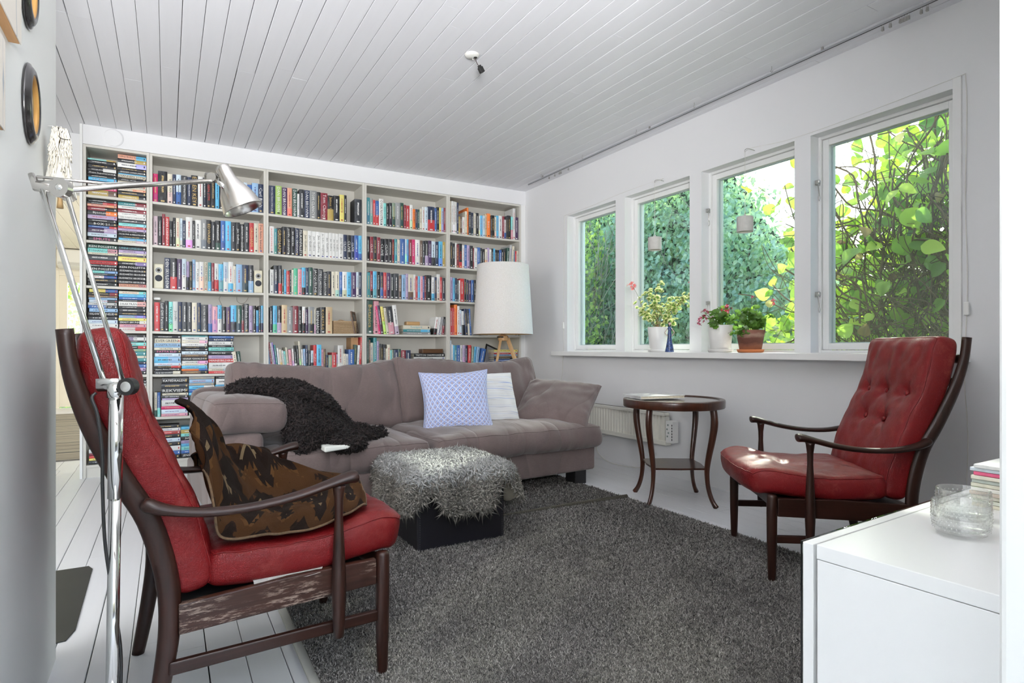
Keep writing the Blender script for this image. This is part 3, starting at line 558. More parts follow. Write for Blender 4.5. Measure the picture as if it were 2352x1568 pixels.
rt = tag(MB().box((0, 0, 0), (.05, .05, .022)).build('plastic_box', WHITEP, bev=.01, seg=4), 'small white rounded plastic box lying on the red book', 'box'); rt.location = (-.088, BY + .022, SH[3] + .2325)
CORD = simple('grey cord', (.35, .32, .27), .6)
w1 = MB().tube(smooth_path([(.385, BY+.262, 1.352), (.37, BY+.26, 1.325), (.385, BY+.26, 1.285), (.40, BY+.26, 1.25)]), .0018, 5).build('speaker_cord', CORD); tag(w1, 'thin grey cord hanging behind the fourth shelf books, loop nearer the middle', 'cord')
w2 = MB().tube(smooth_path([(.50, BY+.255, 1.345), (.505, BY+.25, 1.31), (.535, BY+.25, 1.292), (.565, BY+.25, 1.305), (.59, BY+.255, 1.345)]), .0018, 5).build('speaker_cord', CORD); tag(w2, 'thin grey cord looping down below the loudspeaker shelf, nearer the basket bookcase', 'cord')
# wicker basket
bk = thing('wicker_basket', 'low oblong wicker basket with lid on the fourth shelf', 'basket', (1.238, BY + .025, SH[3] - .003))
WICK = wood('wicker', (.30, .19, .10), (.62, .46, .29), 2, 0, .7, 0)
mb = MB(); Wd, Dp, Hh = .19, .19, .10
for k in range(13):
    z = .004 + k * Hh / 13; pts = []
    for (ax, ay, bx, by) in ((0, 0, Wd, 0), (Wd, 0, Wd, Dp), (Wd, Dp, 0, Dp), (0, Dp, 0, 0)):
        n = 16
        for q in range(n):
            u = q / n; off = .0025 * (1 if (q + k) % 2 else -1); nx, ny = (by - ay), -(bx - ax); Ln = math.hypot(nx, ny)
            pts.append((ax + (bx-ax)*u + nx/Ln*off, ay + (by-ay)*u + ny/Ln*off, z))
    mb.tube(pts, .0042, 5, closed=True)
tag(mb.build('weave', WICK, bk, smooth=True), kind='stuff')
box('lid', (-.004, -.004, Hh), (Wd + .004, Dp, Hh + .012), WICK, bk, .004)
MB().tube(smooth_path([(.05, .09, Hh+.012), (.08, .09, Hh+.022), (.12, .09, Hh+.012)]), .004, 6).build('handle', WICK, bk)
BROWNW = wood('brown wood', (.05, .02, .01), (.2, .1, .045), 1, 0, .4, .2)
pf = thing('photo_frame', 'old brown wooden photo frame leaning beside the wicker basket', 'photo frame', (1.452, BY + .07, SH[3] - .002), R(62))
mb = MB(); A = Matrix.Rotation(R(-10), 4, 'X'); Wf, Hf, q = .15, .2, .02
for a, b in (((-Wf/2, 0, 0), (-Wf/2+q, .012, Hf)), ((Wf/2-q, 0, 0), (Wf/2, .012, Hf)), ((-Wf/2+q, 0, 0), (Wf/2-q, .012, q)), ((-Wf/2+q, 0, Hf-q), (Wf/2-q, .012, Hf))): mb.box(a, b, 0, A)
mb.build('frame', BROWNW, pf, bev=.002); MB().box((-Wf/2+q, .005, q), (Wf/2-q, .009, Hf-q), 0, A).build('backing', simple('frame glass', (.16, .15, .14), .15), pf)
bx = tag(box('box_file', (1.40, BY + .08, SH[4] - .001), (1.462, BY + .24, SH[4] + .288), simple('tan card', (.46, .27, .13), .6)), 'tan cardboard magazine file behind the leaning red book', 'file')
wb = tag(MB().box((0, 0, 0), (.13, .07, .034)).build('wooden_box', wood('pale box wood', (.45, .26, .1), (.62, .4, .2), 1, 0), bev=.006), 'pale wooden box with rounded end lying on the flat garden books', 'box'); wb.location = (1.905, BY + .06, SH[3] - .003 + .0875)
cb = tag(MB().box((0, 0, 0), (.205, .1, .040)).build('cigar_box', BROWNW, bev=.004), 'flat dark brown wooden box lying on the stack of large books', 'box'); cb.location = (2.055, BY + .05, SH[4] - .002 + .1495)
tb = thing('photo_frame', 'black framed picture leaning among the blue books behind the tripod lamp', 'photo frame', (2.70, BY + .10, SH[4] - .001), R(12))
A = Matrix.Rotation(R(20), 4, 'Y') @ Matrix.Rotation(R(-8), 4, 'X')
mb = MB()
for a, b in (((0, 0, 0), (.016, .01, .26)), ((.154, 0, 0), (.17, .01, .26)), ((.016, 0, 0), (.154, .01, .016)), ((.016, 0, .244), (.154, .01, .26))): mb.box(a, b, 0, A)
mb.build('frame', BLACK, tb, bev=.001); MB().box((.016, .004, .016), (.154, .008, .244), 0, A).build('backing', simple('mat board', (.3, .3, .32), .3), tb)
# ---------------------------------------------------------------- cushions
def superbox(name, size, r, mat, parent=None, crown=0, n=(28, 16, 6), seed=0, amp=.004, fr=6, fold=0, extra=None, piping=None, pmat=None):
    """Rounded stuffed box centred on its base: crown lifts the faces, folds and noise crease it."""
    hx, hy, hz = (s / 2 for s in size); idx = {}; V = []; F = []
    nx, ny, nzz = n
    def param(i, k):   # denser towards the edges
        t = i / k * 2 - 1; return math.sin(t * math.pi / 2) * .45 + t * .55
    def vert(i, j, k):
        key = (i, j, k)
        if key in idx: return idx[key]
        p = Vector((param(i, nx) * hx, param(j, ny) * hy, param(k, nzz) * hz))
        q = Vector((max(-hx + r, min(hx - r, p.x)), max(-hy + r, min(hy - r, p.y)), max(-hz + min(r, hz * .99), min(hz - min(r, hz * .99), p.z))))
        d = p - q
        if d.length > 1e-9: d.normalize(); p = q + d * r
        u, v, w_ = p.x / hx, p.y / hy, p.z / hz
        cr = crown * (1 - u ** 4) * (1 - v ** 4)
        p.z += cr * w_
        if extra: p = extra(p, u, v, w_)
        nn = d if d.length > 1e-9 else Vector((0, 0, w_))
        a = nz(p.x * fr + seed, p.y * fr, p.z * fr) * amp
        if fold: a += fold * (abs(nz(p.x * fr * 1.6 + seed * 3, p.y * fr * .6, 1.7 + p.z * fr)) ** .7 - .35)
        p = p + nn * a
        idx[key] = len(V); V.append(tuple(p)); return idx[key]
    for k in (0, nzz):
        for i in range(nx):
            for j in range(ny):
                f = (vert(i, j, k), vert(i+1, j, k), vert(i+1, j+1, k), vert(i, j+1, k)); F.append(f if k else f[::-1])
    for j in (0, ny):
        for i in range(nx):
            for k in range(nzz):
                f = (vert(i, j, k), vert(i+1, j, k), vert(i+1, j, k+1), vert(i, j, k+1)); F.append(f[::-1] if j else f)
    for i in (0, nx):
        for j in range(ny):
            for k in range(nzz):
                f = (vert(i, j, k), vert(i, j+1, k), vert(i, j+1, k+1), vert(i, j, k+1)); F.append(f if i else f[::-1])
    me = bpy.data.meshes.new(name); me.from_pydata(V, [], F); me.materials.append(mat); me.polygons.foreach_set('use_smooth', [True] * len(F)); me.update()
    o = link(name, me, parent, sub=1)
    if piping:
        kz = nzz if piping == 'top' else 0; loop = [(i, 0) for i in range(nx)] + [(nx, j) for j in range(ny)] + [(i, ny) for i in range(nx, 0, -1)] + [(0, j) for j in range(ny, 0, -1)]
        pts = [V[idx[(i, j, kz)]] for i, j in loop]; pts = [Vector(p) * 1 for p in pts]
        c = Vector((0, 0, 0)); pts = [p + Vector((p.x / hx, p.y / hy, .0)) * .0005 for p in pts]
        MB().tube(pts, .0022, 5, closed=True).build('piping', pmat or mat, o, smooth=True)
    return o
def pillow(name, w_, h, t, mat, M, seed=0, n=26, ear=.10, amp=.006, seam=None, label=None, parent=None):
    """Square throw pillow with drawn-out corners; local x right, y up, z out."""
    V = []; F = []; UV = []; W = n + 1
    def pt(i, j, s):
        u, v = math.sin((i / n * 2 - 1) * math.pi / 2), math.sin((j / n * 2 - 1) * math.pi / 2)
        x = w_ / 2 * u * (1 - ear * (1 - v * v) * abs(u)); y = h / 2 * v * (1 - ear * (1 - u * u) * abs(v))
        e = max(0, (1 - u * u)) * max(0, (1 - v * v)); z = t / 2 * e ** .36
        wr = nz(u * 2.5 + seed, v * 2.5, s) * amp * 2 * e ** .3 + nz(u * 7 + seed, v * 7, s * 2) * amp * (1 - e) * (e > 0) * 1.5
        return (x, y - t * .10 * (1 - v * v) * 0, s * (z + wr) + .012 * nz(u + seed, v, 5))
    for s in (1, -1):
        o = len(V)
        for j in range(W):
            for i in range(W): V.append(pt(i, j, s))
        for j in range(n):
            for i in range(n):
                a = [(i, j), (i+1, j), (i+1, j+1), (i, j+1)]
                if s < 0: a = a[::-1]
                F.append(tuple(o + q * W + p for p, q in a)); UV += [c for p, q in a for c in (p / n, q / n)]
    me = bpy.data.meshes.new(name); me.from_pydata(V, [], F); me.materials.append(mat); me.uv_layers.new(name='UVMap').data.foreach_set('uv', UV)
    me.polygons.foreach_set('use_smooth', [True] * len(F)); me.update(); o = link(name, me, parent, sub=1); o.matrix_world = M
    b = [V[i] for i in range(n)] + [V[j * W + n] for j in range(n)] + [V[n * W + i] for i in range(n, 0, -1)] + [V[j * W] for j in range(n, 0, -1)]
    MB().tube(b, .0028, 5, closed=True).build('piping', seam or mat, o, smooth=True)
    return o
def frame_M(c, normal, up, roll=0):
    z = Vector(normal).normalized(); y = Vector(up); y = (y - z * y.dot(z)).normalized(); x = y.cross(z)
    M = Matrix((x, y, z)).transposed().to_4x4(); M.translation = Vector(c); return M @ Matrix.Rotation(roll, 4, 'Z')
# ---------------------------------------------------------------- sofa
so = thing('sofa', 'long brown linen sofa with loose cushions in front of the bookcases', 'sofa', (.20, 2.985, 0), R(5))
def at(o, x, y, z, rx=0, ry=0, rz=0): o.location = (x, y, z); o.rotation_euler = (rx, ry, rz); return o
SL = 2.36
b_ = MB(); b_.box((.0, .05, .10), (SL - .02, 1.10, .27)); b_.build('base', SOFA, so, bev=.02, seg=4)
for x in (.08, SL - .16):
    for y in (.10, .95): MB().prism([(x, y), (x + .10, y), (x + .10, y + .1), (x, y + .1)], 0, .102).build('leg', BLACKW, so, bev=.003)
at(superbox('back_rest', (SL - .02, .16, .44), .05, SOFA, so, n=(20, 6, 6), amp=.003), SL / 2, 1.02, .47)
at(superbox('arm', (.22, 1.0, .26), .045, SOFA, so, n=(8, 14, 6), amp=.003), .11, .57, .39)
at(superbox('arm', (.22, .72, .25), .05, SOFA, so, n=(8, 14, 6), amp=.003), SL - .17, .70, .385)
def sag_f(p, u, v, w_): 
    if v < 0: p.y -= .012 * (1 - u * u) * (1 - abs(w_))
    return p
at(superbox('seat_cushion', (.86, .92, .15), .05, SOFA, so, crown=.028, n=(26, 22, 6), seed=3, amp=.008, fold=.020, fr=6, extra=sag_f, piping='top'), .655, .475, .34)
at(superbox('seat_cushion', (1.27, .95, .15), .055, SOFA, so, crown=.03, n=(34, 22, 6), seed=9, amp=.008, fold=.020, fr=6, extra=sag_f, piping='top'), 1.735, .465, .34, 0, R(.4))
def back_f(p, u, v, w_):
    p.z += -.02 * (1 - u * u) * (v > 0) * v + .012 * math.sin(u * 5)
    return p
def bf1(p, u, v, w_): p.y += (-.02 * (1 - abs(u) ** 1.5) - .012 * math.sin(3 * u + 1)) * max(0, v) + .012 * max(0, v) * (abs(u) ** 6); return p
at(superbox('back_cushion', (1.05, .46, .20), .06, SOFA, so, crown=.035, n=(40, 20, 6), seed=21, amp=.014, fold=.034, fr=6, extra=bf1, piping='top'), .69, .80, .60, R(76))
at(superbox('back_cushion', (1.14, .46, .21), .06, SOFA, so, crown=.035, n=(40, 20, 6), seed=31, amp=.014, fold=.034, fr=6, extra=bf1, piping='top'), 1.76, .77, .615, R(72), 0, R(-1))
at(superbox('arm_cushion', (.36, .56, .15), .055, SOFA, so, crown=.02, n=(16, 22, 6), seed=41, amp=.006, fold=.010, fr=6, piping='top'), .14, .33, .60, 0, R(3), R(2))
# loose pillows
def trellis():
    m = NT('block printed cotton'); uv = m.n('UVMap'); s = m.n('SeparateXYZ'); mp = m.n('Mapping'); mp.inputs['Scale'].default_value = (15, 12, 1); m.l(uv.outputs[0], mp.inputs[0]); m.l(mp.outputs[0], s.inputs[0])
    def lat(off):
        a = m.math('SUBTRACT', m.math('FRACT', m.math('ADD', s.outputs[0], off)), .5); b = m.math('SUBTRACT', m.math('FRACT', m.math('ADD', s.outputs[1], off)), .5)
        return a, b
    a, b = lat(0); d = m.math('ADD', m.math('ABSOLUTE', a), m.math('ABSOLUTE', b)); line = m.math('COMPARE', d, .5, .075)
    a2, b2 = lat(.5); 
    def dot(a, b, r): return m.math('LESS_THAN', m.math('ADD', m.math('MULTIPLY', m.math('ABSOLUTE', a), 1.5), m.math('ABSOLUTE', m.math('ADD', b, .06))), r)
    blue = (.20, .27, .58); base = m.mix(m.noise(uv.outputs[0], 60, 2), blue, (.30, .37, .66))
    c = m.mix(m.math('MAXIMUM', dot(a, b, .30), dot(a2, b2, .30)), base, (.58, .61, .70)); c = m.mix(m.math('MAXIMUM', dot(a, b, .20), dot(a2, b2, .20)), c, (.20, .17, .28))
    c = m.mix(m.math('MAXIMUM', dot(a, b, .10), dot(a2, b2, .10)), c, (.50, .28, .18)); c = m.mix(line, c, (.64, .67, .76))
    m.set(Base_Color=c, Roughness=.85, Sheen_Weight=.1); m.bump(m.noise(m.co(), 260, 2), .15, .001); return m.mat
def stripes():
    m = NT('striped cotton'); uv = m.n('UVMap'); mp = m.n('Mapping'); mp.inputs['Scale'].default_value = (.5, 16, 1); m.l(uv.outputs[0], mp.inputs[0])
    s = m.n('SeparateXYZ'); m.l(uv.outputs[0], s.inputs[0]); k = m.math('FRACT', m.math('ADD', m.math('MULTIPLY', s.outputs[1], 10.0), m.math('MULTIPLY', m.noise(mp.outputs[0], 1.2, 2), .9))); k2 = m.noise(mp.outputs[0], 5.5, 1)
    c = m.ramp(k, [(.0, (.74, .74, .74)), (.30, (.74, .74, .74)), (.33, (.25, .33, .62)), (.38, (.74, .74, .74)), (.62, (.74, .74, .74)), (.645, (.40, .44, .60)), (.67, (.74, .74, .73))])
    c = m.mix(m.math('MULTIPLY', m.math('GREATER_THAN', k2, .60), .5), c, (.55, .52, .48)); m.set(Base_Color=c, Roughness=.85); m.bump(m.noise(m.co(), 260, 2), .15, .001); return m.mat
p1 = pillow('throw_pillow', .445, .42, .15, trellis(), frame_M((1.590, 3.465, .585), (-.28, -.80, .42), (0, .3, 1), R(-3)), 2, ear=.10, seam=simple('blue piping', (.42, .5, .78), .8)); tag(p1, 'blue and white block-printed throw pillow leaning on the sofa back', 'pillow', 'loose pillows on the sofa')
p2 = pillow('throw_pillow', .41, .40, .13, stripes(), frame_M((1.895, 3.60, .57), (-.05, -.85, .42), (0, .3, 1), R(-2)), 5, ear=.05); tag(p2, 'white throw pillow with thin blue stripes behind the printed one', 'pillow', 'loose pillows on the sofa')
p3 = pillow('arm_pillow', .54, .47, .16, SOFA, frame_M((2.385, 3.50, .535), (-.42, -.42, .86), (.3, .8, .5), R(-28)), 8, ear=.05, amp=.010); tag(p3, 'plain brown linen pillow tipped over the low sofa arm by the radiator', 'pillow', 'loose pillows on the sofa')
# ---------------------------------------------------------------- the two red leather armchairs
def spine_at(tab, t):
    n = len(tab) - 1; f = max(0, min(n - 1e-6, t * n)); i = int(f); a, b = Vector(tab[i]), Vector(tab[i+1]); return a + (b - a) * (f - i)
def curve_map(pts, k=10):
    P = smooth_path([(a, 0, b) for a, b in pts], k); L = [0]
    for a, b in zip(P, P[1:]): L.append(L[-1] + (b - a).length)
    T = L[-1]
    def f(t):
        d = t * T
        if d <= 0: i = 0; q = d / (L[1] - L[0])
        elif d >= T: i = len(P) - 2; q = 1 + (d - T) / (L[-1] - L[-2])
        else:
            i = next(j for j in range(len(P) - 1) if L[j+1] >= d); q = (d - L[i]) / (L[i+1] - L[i])
        tan = (P[i+1] - P[i]).normalized(); return P[i] + (P[i+1] - P[i]) * q, tan
    return f, T
def armchair(label, loc, rz, leath, rail_mat):
    t = thing('armchair', label, 'armchair', loc, rz, 'red leather armchairs')
    post = [(-.305, 0), (-.278, .15), (-.262, .28), (-.268, .39), (-.303, .525), (-.357, .63), (-.411, .752), (-.446, .868), (-.458, .962)]
    for sy in (-1, 1):
        P = smooth_path([(s, sy * (.262 + .004 * math.sin(i)), z) for i, (s, z) in enumerate(post)], 5); n = len(P)
        ra = [.0135 + .0085 * math.sin(math.pi * min(1, max(0, (i / n) * 1.15))) ** .8 + .001 for i in range(n)]
        MB().tube(P, [.014] * n, 12, flat=[r * 1.0 + .002 for r in ra], up=(0, 1, 0)).build('back_post', WALNUT_Z, t, smooth=True)
        y = sy * .2735
        MB().lathe([(.0125, 0), (.0145, .02), (.0185, .15), (.0200, .28), (.0190, .345), (.016, .352), (.004, .354)], (.255, y, 0), 16).build('leg', WALNUT_Z, t, smooth=True)
        MB().prism([(-.245, .255), (.235, .268), (.235, .338), (.0, .338), (-.245, .325)], y - sy * .002 - .011, y - sy * .002 + .011, 'y').build('side_rail', rail_mat, t, bev=.003)
        MB().prism([(-.265, .165), (.240, .165), (.240, .194), (-.265, .196)], y - .009, y + .009, 'y').build('stretcher', WALNUT, t, bev=.004, seg=3)
        arm = [(.172, .577), (.150, .577), (.10, .566), (.043, .551), (-.03, .538), (-.10, .532), (-.17, .533), (-.227, .541), (-.275, .553), (-.305, .566), (-.318, .574)]
        ya = [.300, .300, .299, .298, .296, .294, .293, .292, .290, .286, .283]
        P = smooth_path([(s, sy * q, z) for (s, z), q in zip(arm, ya)], 4); n = len(P)
        wd = [lerp([(0, .0270), (.08, .0290), (.25, .0225), (.45, .0185), (.65, .0190), (.85, .0215), (.95, .017), (1, .008)], i / (n-1)) for i in range(n)]
        th = [lerp([(0, .0150), (.06, .0170), (.2, .0115), (.5, .0105), (.75, .0125), (.9, .017), (1, .010)], i / (n-1)) for i in range(n)]
        MB().tube(P, wd, 14, flat=th, up=(0, 1, 0)).build('armrest', WALNUT, t, smooth=True, sub=1)
        MB().lathe([(.006, .157), (.0135, .162), (.0155, .20), (.0185, .26), (.0180, .33), (.0135, .42), (.0105, .48), (.0115, .52), (.0155, .552), (.018, .560)], (.123, sy * .3015, 0), 16).build('arm_post', WALNUT_Z, t, smooth=True)
    P = smooth_path([(.255, -.262, .32), (.225, -.15, .305), (.215, 0, .30), (.225, .15, .305), (.255, .262, .32)], 5)
    MB().tube(P, .028, 12, flat=.011).build('front_rail', WALNUT, t, smooth=True)
    box('rear_rail', (-.262, -.25, .20), (-.244, .25, .235), WALNUT, t, .004); box('rear_seat_rail', (-.255, -.25, .262), (-.235, .25, .322), WALNUT, t, .003)
    box('seat_webbing', (-.235, -.25, .315), (.215, .25, .322), BLACK, t)
    for z, s in ((.43, -.268), (.52, -.298), (.61, -.342), (.70, -.384), (.79, -.418), (.88, -.442)):
        P = smooth_path([(s, -.256, z), (s - .008, -.13, z), (s - .012, 0, z), (s - .008, .13, z), (s, .256, z)], 4)
        MB().tube(P, .017, 10, flat=.006).build('back_slat', WALNUT, t, smooth=True)
    # back cushion
    f, T = curve_map([(-.208, .335), (-.226, .43), (-.256, .535), (-.296, .63), (-.342, .735), (-.374, .84), (-.398, .966)])
    btn = [(-.6, .63), (0, .63), (.6, .63), (-.3, .44), (.3, .44)]
    def be(p, u, v, w_):
        tt = (u + 1) / 2; c, tan = f(tt); nrm = Vector((tan.z, 0, -tan.x)); y = p.y
        th = .048 + .012 * (1 - v ** 4) * (1 - abs(2 * tt - 1) ** 3)
        if w_ > 0:
            g = 0
            for bv, bt in btn:
                dv, dt = (v - bv) * .24, (tt - bt) * T; d = math.hypot(dv, dt); ang = math.atan2(dt, dv)
                g += .026 * math.exp(-(d / .030) ** 2) + .010 * math.exp(-(d / .075) ** 2) * (.5 + .5 * math.sin(ang * 5 + bv * 4 + bt * 9))
            th -= g * w_; th += .006 * (1 - v * v) * (math.sin(tt * 9.5 + .5) * .5 + .5)
            th += .007 * math.sin(v * 15 + nz(v * 3, tt * 4) * 3) * max(0, 1 - abs(tt - .86) / .16) * (1 - v * v)
            th += .008 * (abs(nz(v * 3.5, tt * 9, 2)) - .2) + .005 * nz(v * 2, tt * 5, 7)
        th *= (1 - .15 * max(0, tt - .93) / .07) * (1 - .3 * max(0, .05 - tt) / .05)
        hz = .06
        edge = max(abs(v) ** 14, abs(2*tt-1) ** 14)
        return c + nrm * (p.z / hz * th) * 1.0 + Vector((0, y, 0))
    superbox('back_cushion', (T * 1.0, .522, .12), .032, leath, t, n=(60, 40, 6), amp=0, extra=be, piping='top', pmat=leath)
    for bv, bt in btn:
        c, tan = f(bt); nrm = Vector((tan.z, 0, -tan.x)); q = c + nrm * (.048 + .012 * (1 - bv**4) - .021) + Vector((0, bv * .2525, 0))
        M = nrm.to_track_quat('Z', 'Y').to_matrix().to_4x4(); M.translation = q
        MB().lathe([(.011, -.002), (.0112, .001), (.009, .0042), (.004, .0058), (.0005, .006)], (0, 0, 0), 14, 0, M).build('button', leath, t, smooth=True)
    # seat cushion
    g_, T2 = curve_map([(-.185, .386), (-.06, .376), (.08, .378), (.19, .392), (.275, .398), (.345, .385)])
    def se(p, u, v, w_):
        tt = (u + 1) / 2; c, tan = g_(tt); nrm = Vector((-tan.z, 0, tan.x)); y = p.y * (1 + .06 * tt - .10 * max(0, (tt - .72) / .28) ** 2.2)
        th = .047 + .010 * (1 - v ** 4) * (1 - abs(2*tt-1) ** 4)
        if w_ > 0:
            dv, dt = v * .26, (tt - .60) * T2; d = math.hypot(dv, dt); ang = math.atan2(dt, dv)
            th -= .024 * math.exp(-(d / .05) ** 2) + .006 * math.exp(-(d / .12) ** 2) * math.sin(ang * 6)
            th += .010 * math.exp(-((tt - .9) / .13) ** 2) * (abs(v) ** 1.5); th += .009 * (abs(nz(v * 4, tt * 6, 3)) - .2)
        c = c - Vector((.030, 0, 0)) * (abs(v) ** 3.5) * max(0, (tt - .6) / .4)
        return c + nrm * (p.z / .055 * th) + Vector((0, y, 0))
    superbox('seat_cushion', (T2, .53, .11), .036, leath, t, n=(44, 36, 6), amp=0, extra=se, piping='top', pmat=leath)
    c, tan = g_(.60); MB().lathe([(.011, 0), (.009, .004), (.001, .006)], (c.x, 0, c.z + .034), 14).build('button', leath, t, smooth=True)
    return t
c1 = armchair('red leather armchair with the brown blanket, nearest the camera', (.2477, 1.884, 0), R(4.2), RED, WALNUT_W)
MB().add([(-.08, -.270, .334), (.05, -.284, .331), (.08, -.284, .334), (.10, -.25, .345), (-.08, -.25, .345)], [(0, 1, 2, 3, 4)]).build('lining_tuft', simple('white wadding', (.5, .49, .46), 1, bump=.8, bscale=200, bdist=.004), c1)
ang = R(144.2); o_ = Vector((2.039, 1.509, 0)) - Vector((math.cos(ang) * .255 - math.sin(ang) * .2735, math.sin(ang) * .255 + math.cos(ang) * .2735, 0))
c2_ = armchair('red leather armchair with bare cushions between the windows and the white cabinet', tuple(o_), ang, RED2, WALNUT)
# ---------------------------------------------------------------- wool and fleece
def tufts(name, pts, nrm, length, rad, curl, cols, parent, seed=1, droop=.3, levels=3, kink=1.0, taper=.2):
    rg = np.random.default_rng(seed); n = len(pts); P = np.array(pts, float); N = np.array(nrm, float)
    rv = rg.normal(size=(n, 3)); T = rv - N * (rv * N).sum(1)[:, None]; T /= np.linalg.norm(T, axis=1)[:, None]; Bn = np.cross(N, T)
    L = length * rg.uniform(.6, 1.25, n); tilt = rg.uniform(.1, 1, n) * curl; k = levels; V = np.zeros((n, k * 3 + 1, 3)); g = np.array([0, 0, -1.])
    side = rg.normal(size=(n, 1)) * kink
    for j in range(k + 1):
        u = j / k; c = P + N * (L * u * (1 - .3 * tilt * u))[:, None] + T * (L * tilt * u * u)[:, None] + Bn * (np.sin(u * 4.5 + side[:, 0] * 3) * L * .22 * u)[:, None] + g * (L * droop * u * u)[:, None]
        if j == k: V[:, -1] = c
        else:
            r = rad * (1 - taper * u)
            for q in range(3):
                th = 2 * math.pi * q / 3; V[:, j*3+q] = c + (T * math.cos(th) + Bn * math.sin(th)) * (r if np.isscalar(r) else r)
    m = k * 3 + 1; F = []
    base = []
    for j in range(k - 1):
        for q in range(3): base.append((j*3+q, j*3+(q+1) % 3, (j+1)*3+(q+1) % 3, (j+1)*3+q))
    tip = [((k-1)*3+q, (k-1)*3+(q+1) % 3, m-1) for q in range(3)]
    nq, nt_ = len(base), len(tip); off = (np.arange(n) * m)
    quads = (np.array(base)[None] + off[:, None, None]).reshape(-1, 4); tris = (np.array(tip)[None] + off[:, None, None]).reshape(-1, 3)
    me = bpy.data.meshes.new(name); me.vertices.add(n * m); me.vertices.foreach_set('co', V.ravel())
    nl = quads.size + tris.size; me.loops.add(nl); me.loops.foreach_set('vertex_index', np.concatenate([quads.ravel(), tris.ravel()]).astype(np.int32))
    ls = np.concatenate([np.arange(len(quads)) * 4, quads.size + np.arange(len(tris)) * 3]).astype(np.int32)
    me.polygons.add(len(ls)); me.polygons.foreach_set('loop_start', ls)
    me.polygons.foreach_set('use_smooth', np.ones(len(ls), bool)); me.update(calc_edges=True)
    cl = np.array(cols, float)
    if cl.ndim == 2 and len(cl) != n: cl = cl[rg.integers(0, len(cl), n)]
    cl = cl * rg.uniform(.75, 1.2, (n, 1)); c4 = np.ones((n, m, 4)); c4[:, :, :3] = cl[:, None, :]
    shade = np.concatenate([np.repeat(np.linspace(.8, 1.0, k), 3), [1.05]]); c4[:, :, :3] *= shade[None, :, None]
    me.attributes.new('col', 'FLOAT_COLOR', 'POINT').data.foreach_set('color', np.clip(c4, 0, 1).ravel()); me.materials.append(WOOL)
    o = link(name, me, parent); o['kind'] = 'stuff'; return o
WOOL = attr_mat('wool', .9, 0)
def sample(me_o, n, seed=3, M=None):
    me = me_o.data; rg = random.Random(seed); me.calc_loop_triangles(); T = me.loop_triangles; ar = [t.area for t in T]; V = me.vertices; cum = np.cumsum(ar); r = np.sort(np.random.default_rng(seed).uniform(0, cum[-1], n)); ix = np.searchsorted(cum, r)
    P, N = [], []
    for i in ix:
        t = T[int(i)]; a, b = rg.random(), rg.random()
        if a + b > 1: a, b = 1 - a, 1 - b
        v0, v1, v2 = (V[q] for q in t.vertices); P.append(tuple(v0.co + (v1.co - v0.co) * a + (v2.co - v0.co) * b)); nn = v0.normal * (1-a-b) + v1.normal * a + v2.normal * b; N.append(tuple(nn.normalized()))
    return P, N
# ottoman with the grey sheepskin
OX0, OX1, OY0, OY1, OH = .962, 1.403, 2.505, 2.945, .355
ot = thing('ottoman', 'black leather cube ottoman under the grey sheepskin', 'ottoman', (OX0, OY0, 0)); box('body', (0, 0, .0), (OX1-OX0, OY1-OY0, OH - .035), BLACKL, ot, .008); box('lid', (-.002, -.002, OH - .033), (OX1-OX0+.002, OY1-OY0+.002, OH), BLACKL, ot, .008)
sw = MB()
for x in (.012, OX1 - OX0 - .012):
    for k in range(30): sw.box((x - .0008, -.0012, .015 + k * .0105), (x + .0008, .0, .021 + k * .0105))
tag(sw.build('stitching', simple('grey thread', (.1, .1, .11), .8), ot), kind='stuff')
def skin_r(th):
    # outline of the hide by angle, front is -90 deg
    a = math.degrees(th) % 360
    return lerp([(0, .45), (20, .44), (45, .44), (75, .40), (110, .40), (150, .43), (180, .41), (205, .43), (222, .50), (232, .47), (244, .335), (252, .42), (268, .435), (285, .425), (296, .345), (304, .34), (316, .475), (330, .465), (345, .45), (360, .45)], a)
def hide(u, v):
    th = 2 * math.pi * u; r = skin_r(th) * v; r *= 1 + .02 * math.sin(th * 17) * v
    x, y = r * math.cos(th) * 1.02, r * math.sin(th); hx, hy = (OX1-OX0)/2 - .01, (OY1-OY0)/2 - .01
    ex, ey = max(0, abs(x) - hx), max(0, abs(y) - hy); over = math.hypot(ex, ey); z = OH + .012; px, py = x, y
    if over > 0:
        rr = .05; a = min(over / rr, math.pi / 2 * .86); out = rr * math.sin(a) + max(0, over - rr * 1.35) * .20; dn = rr * (1 - math.cos(a)) + max(0, over - rr * 1.35) * .97
        k = out / over; sx, sy_ = math.copysign(1, x), math.copysign(1, y); px = sx * (min(abs(x), hx) + ex * k + .004); py = sy_ * (min(abs(y), hy) + ey * k + .004); z -= dn
        f = .012 * math.sin(th * 9) * min(1, over / .12); px += f * math.cos(th); py += f * math.sin(th)
    return (px, py, z + .006 * nz(x * 9, y * 9))
sk = grid_mesh('sheepskin', hide, 96, 26, simple('cream hide', (.62, .56, .45), .8), None, thick=.004); sk.location = ((OX0+OX1)/2, (OY0+OY1)/2, 0); tag(sk, 'shaggy grey curly sheepskin draped over the black ottoman', 'sheepskin')
P, N = sample(sk, 30000, 5); N = [(a, b, c) if (c > 0 or math.hypot(a, b) > .3) else (-a, -b, -c) for a, b, c in N]
def outw(p, n):
    c = Vector((p[0], p[1], max(0, p[2] - .30))); n = Vector(n); return tuple(n if n.dot(c) > 0 else -n)
N = [outw(p, n) for p, n in zip(P, N)]
gc = []
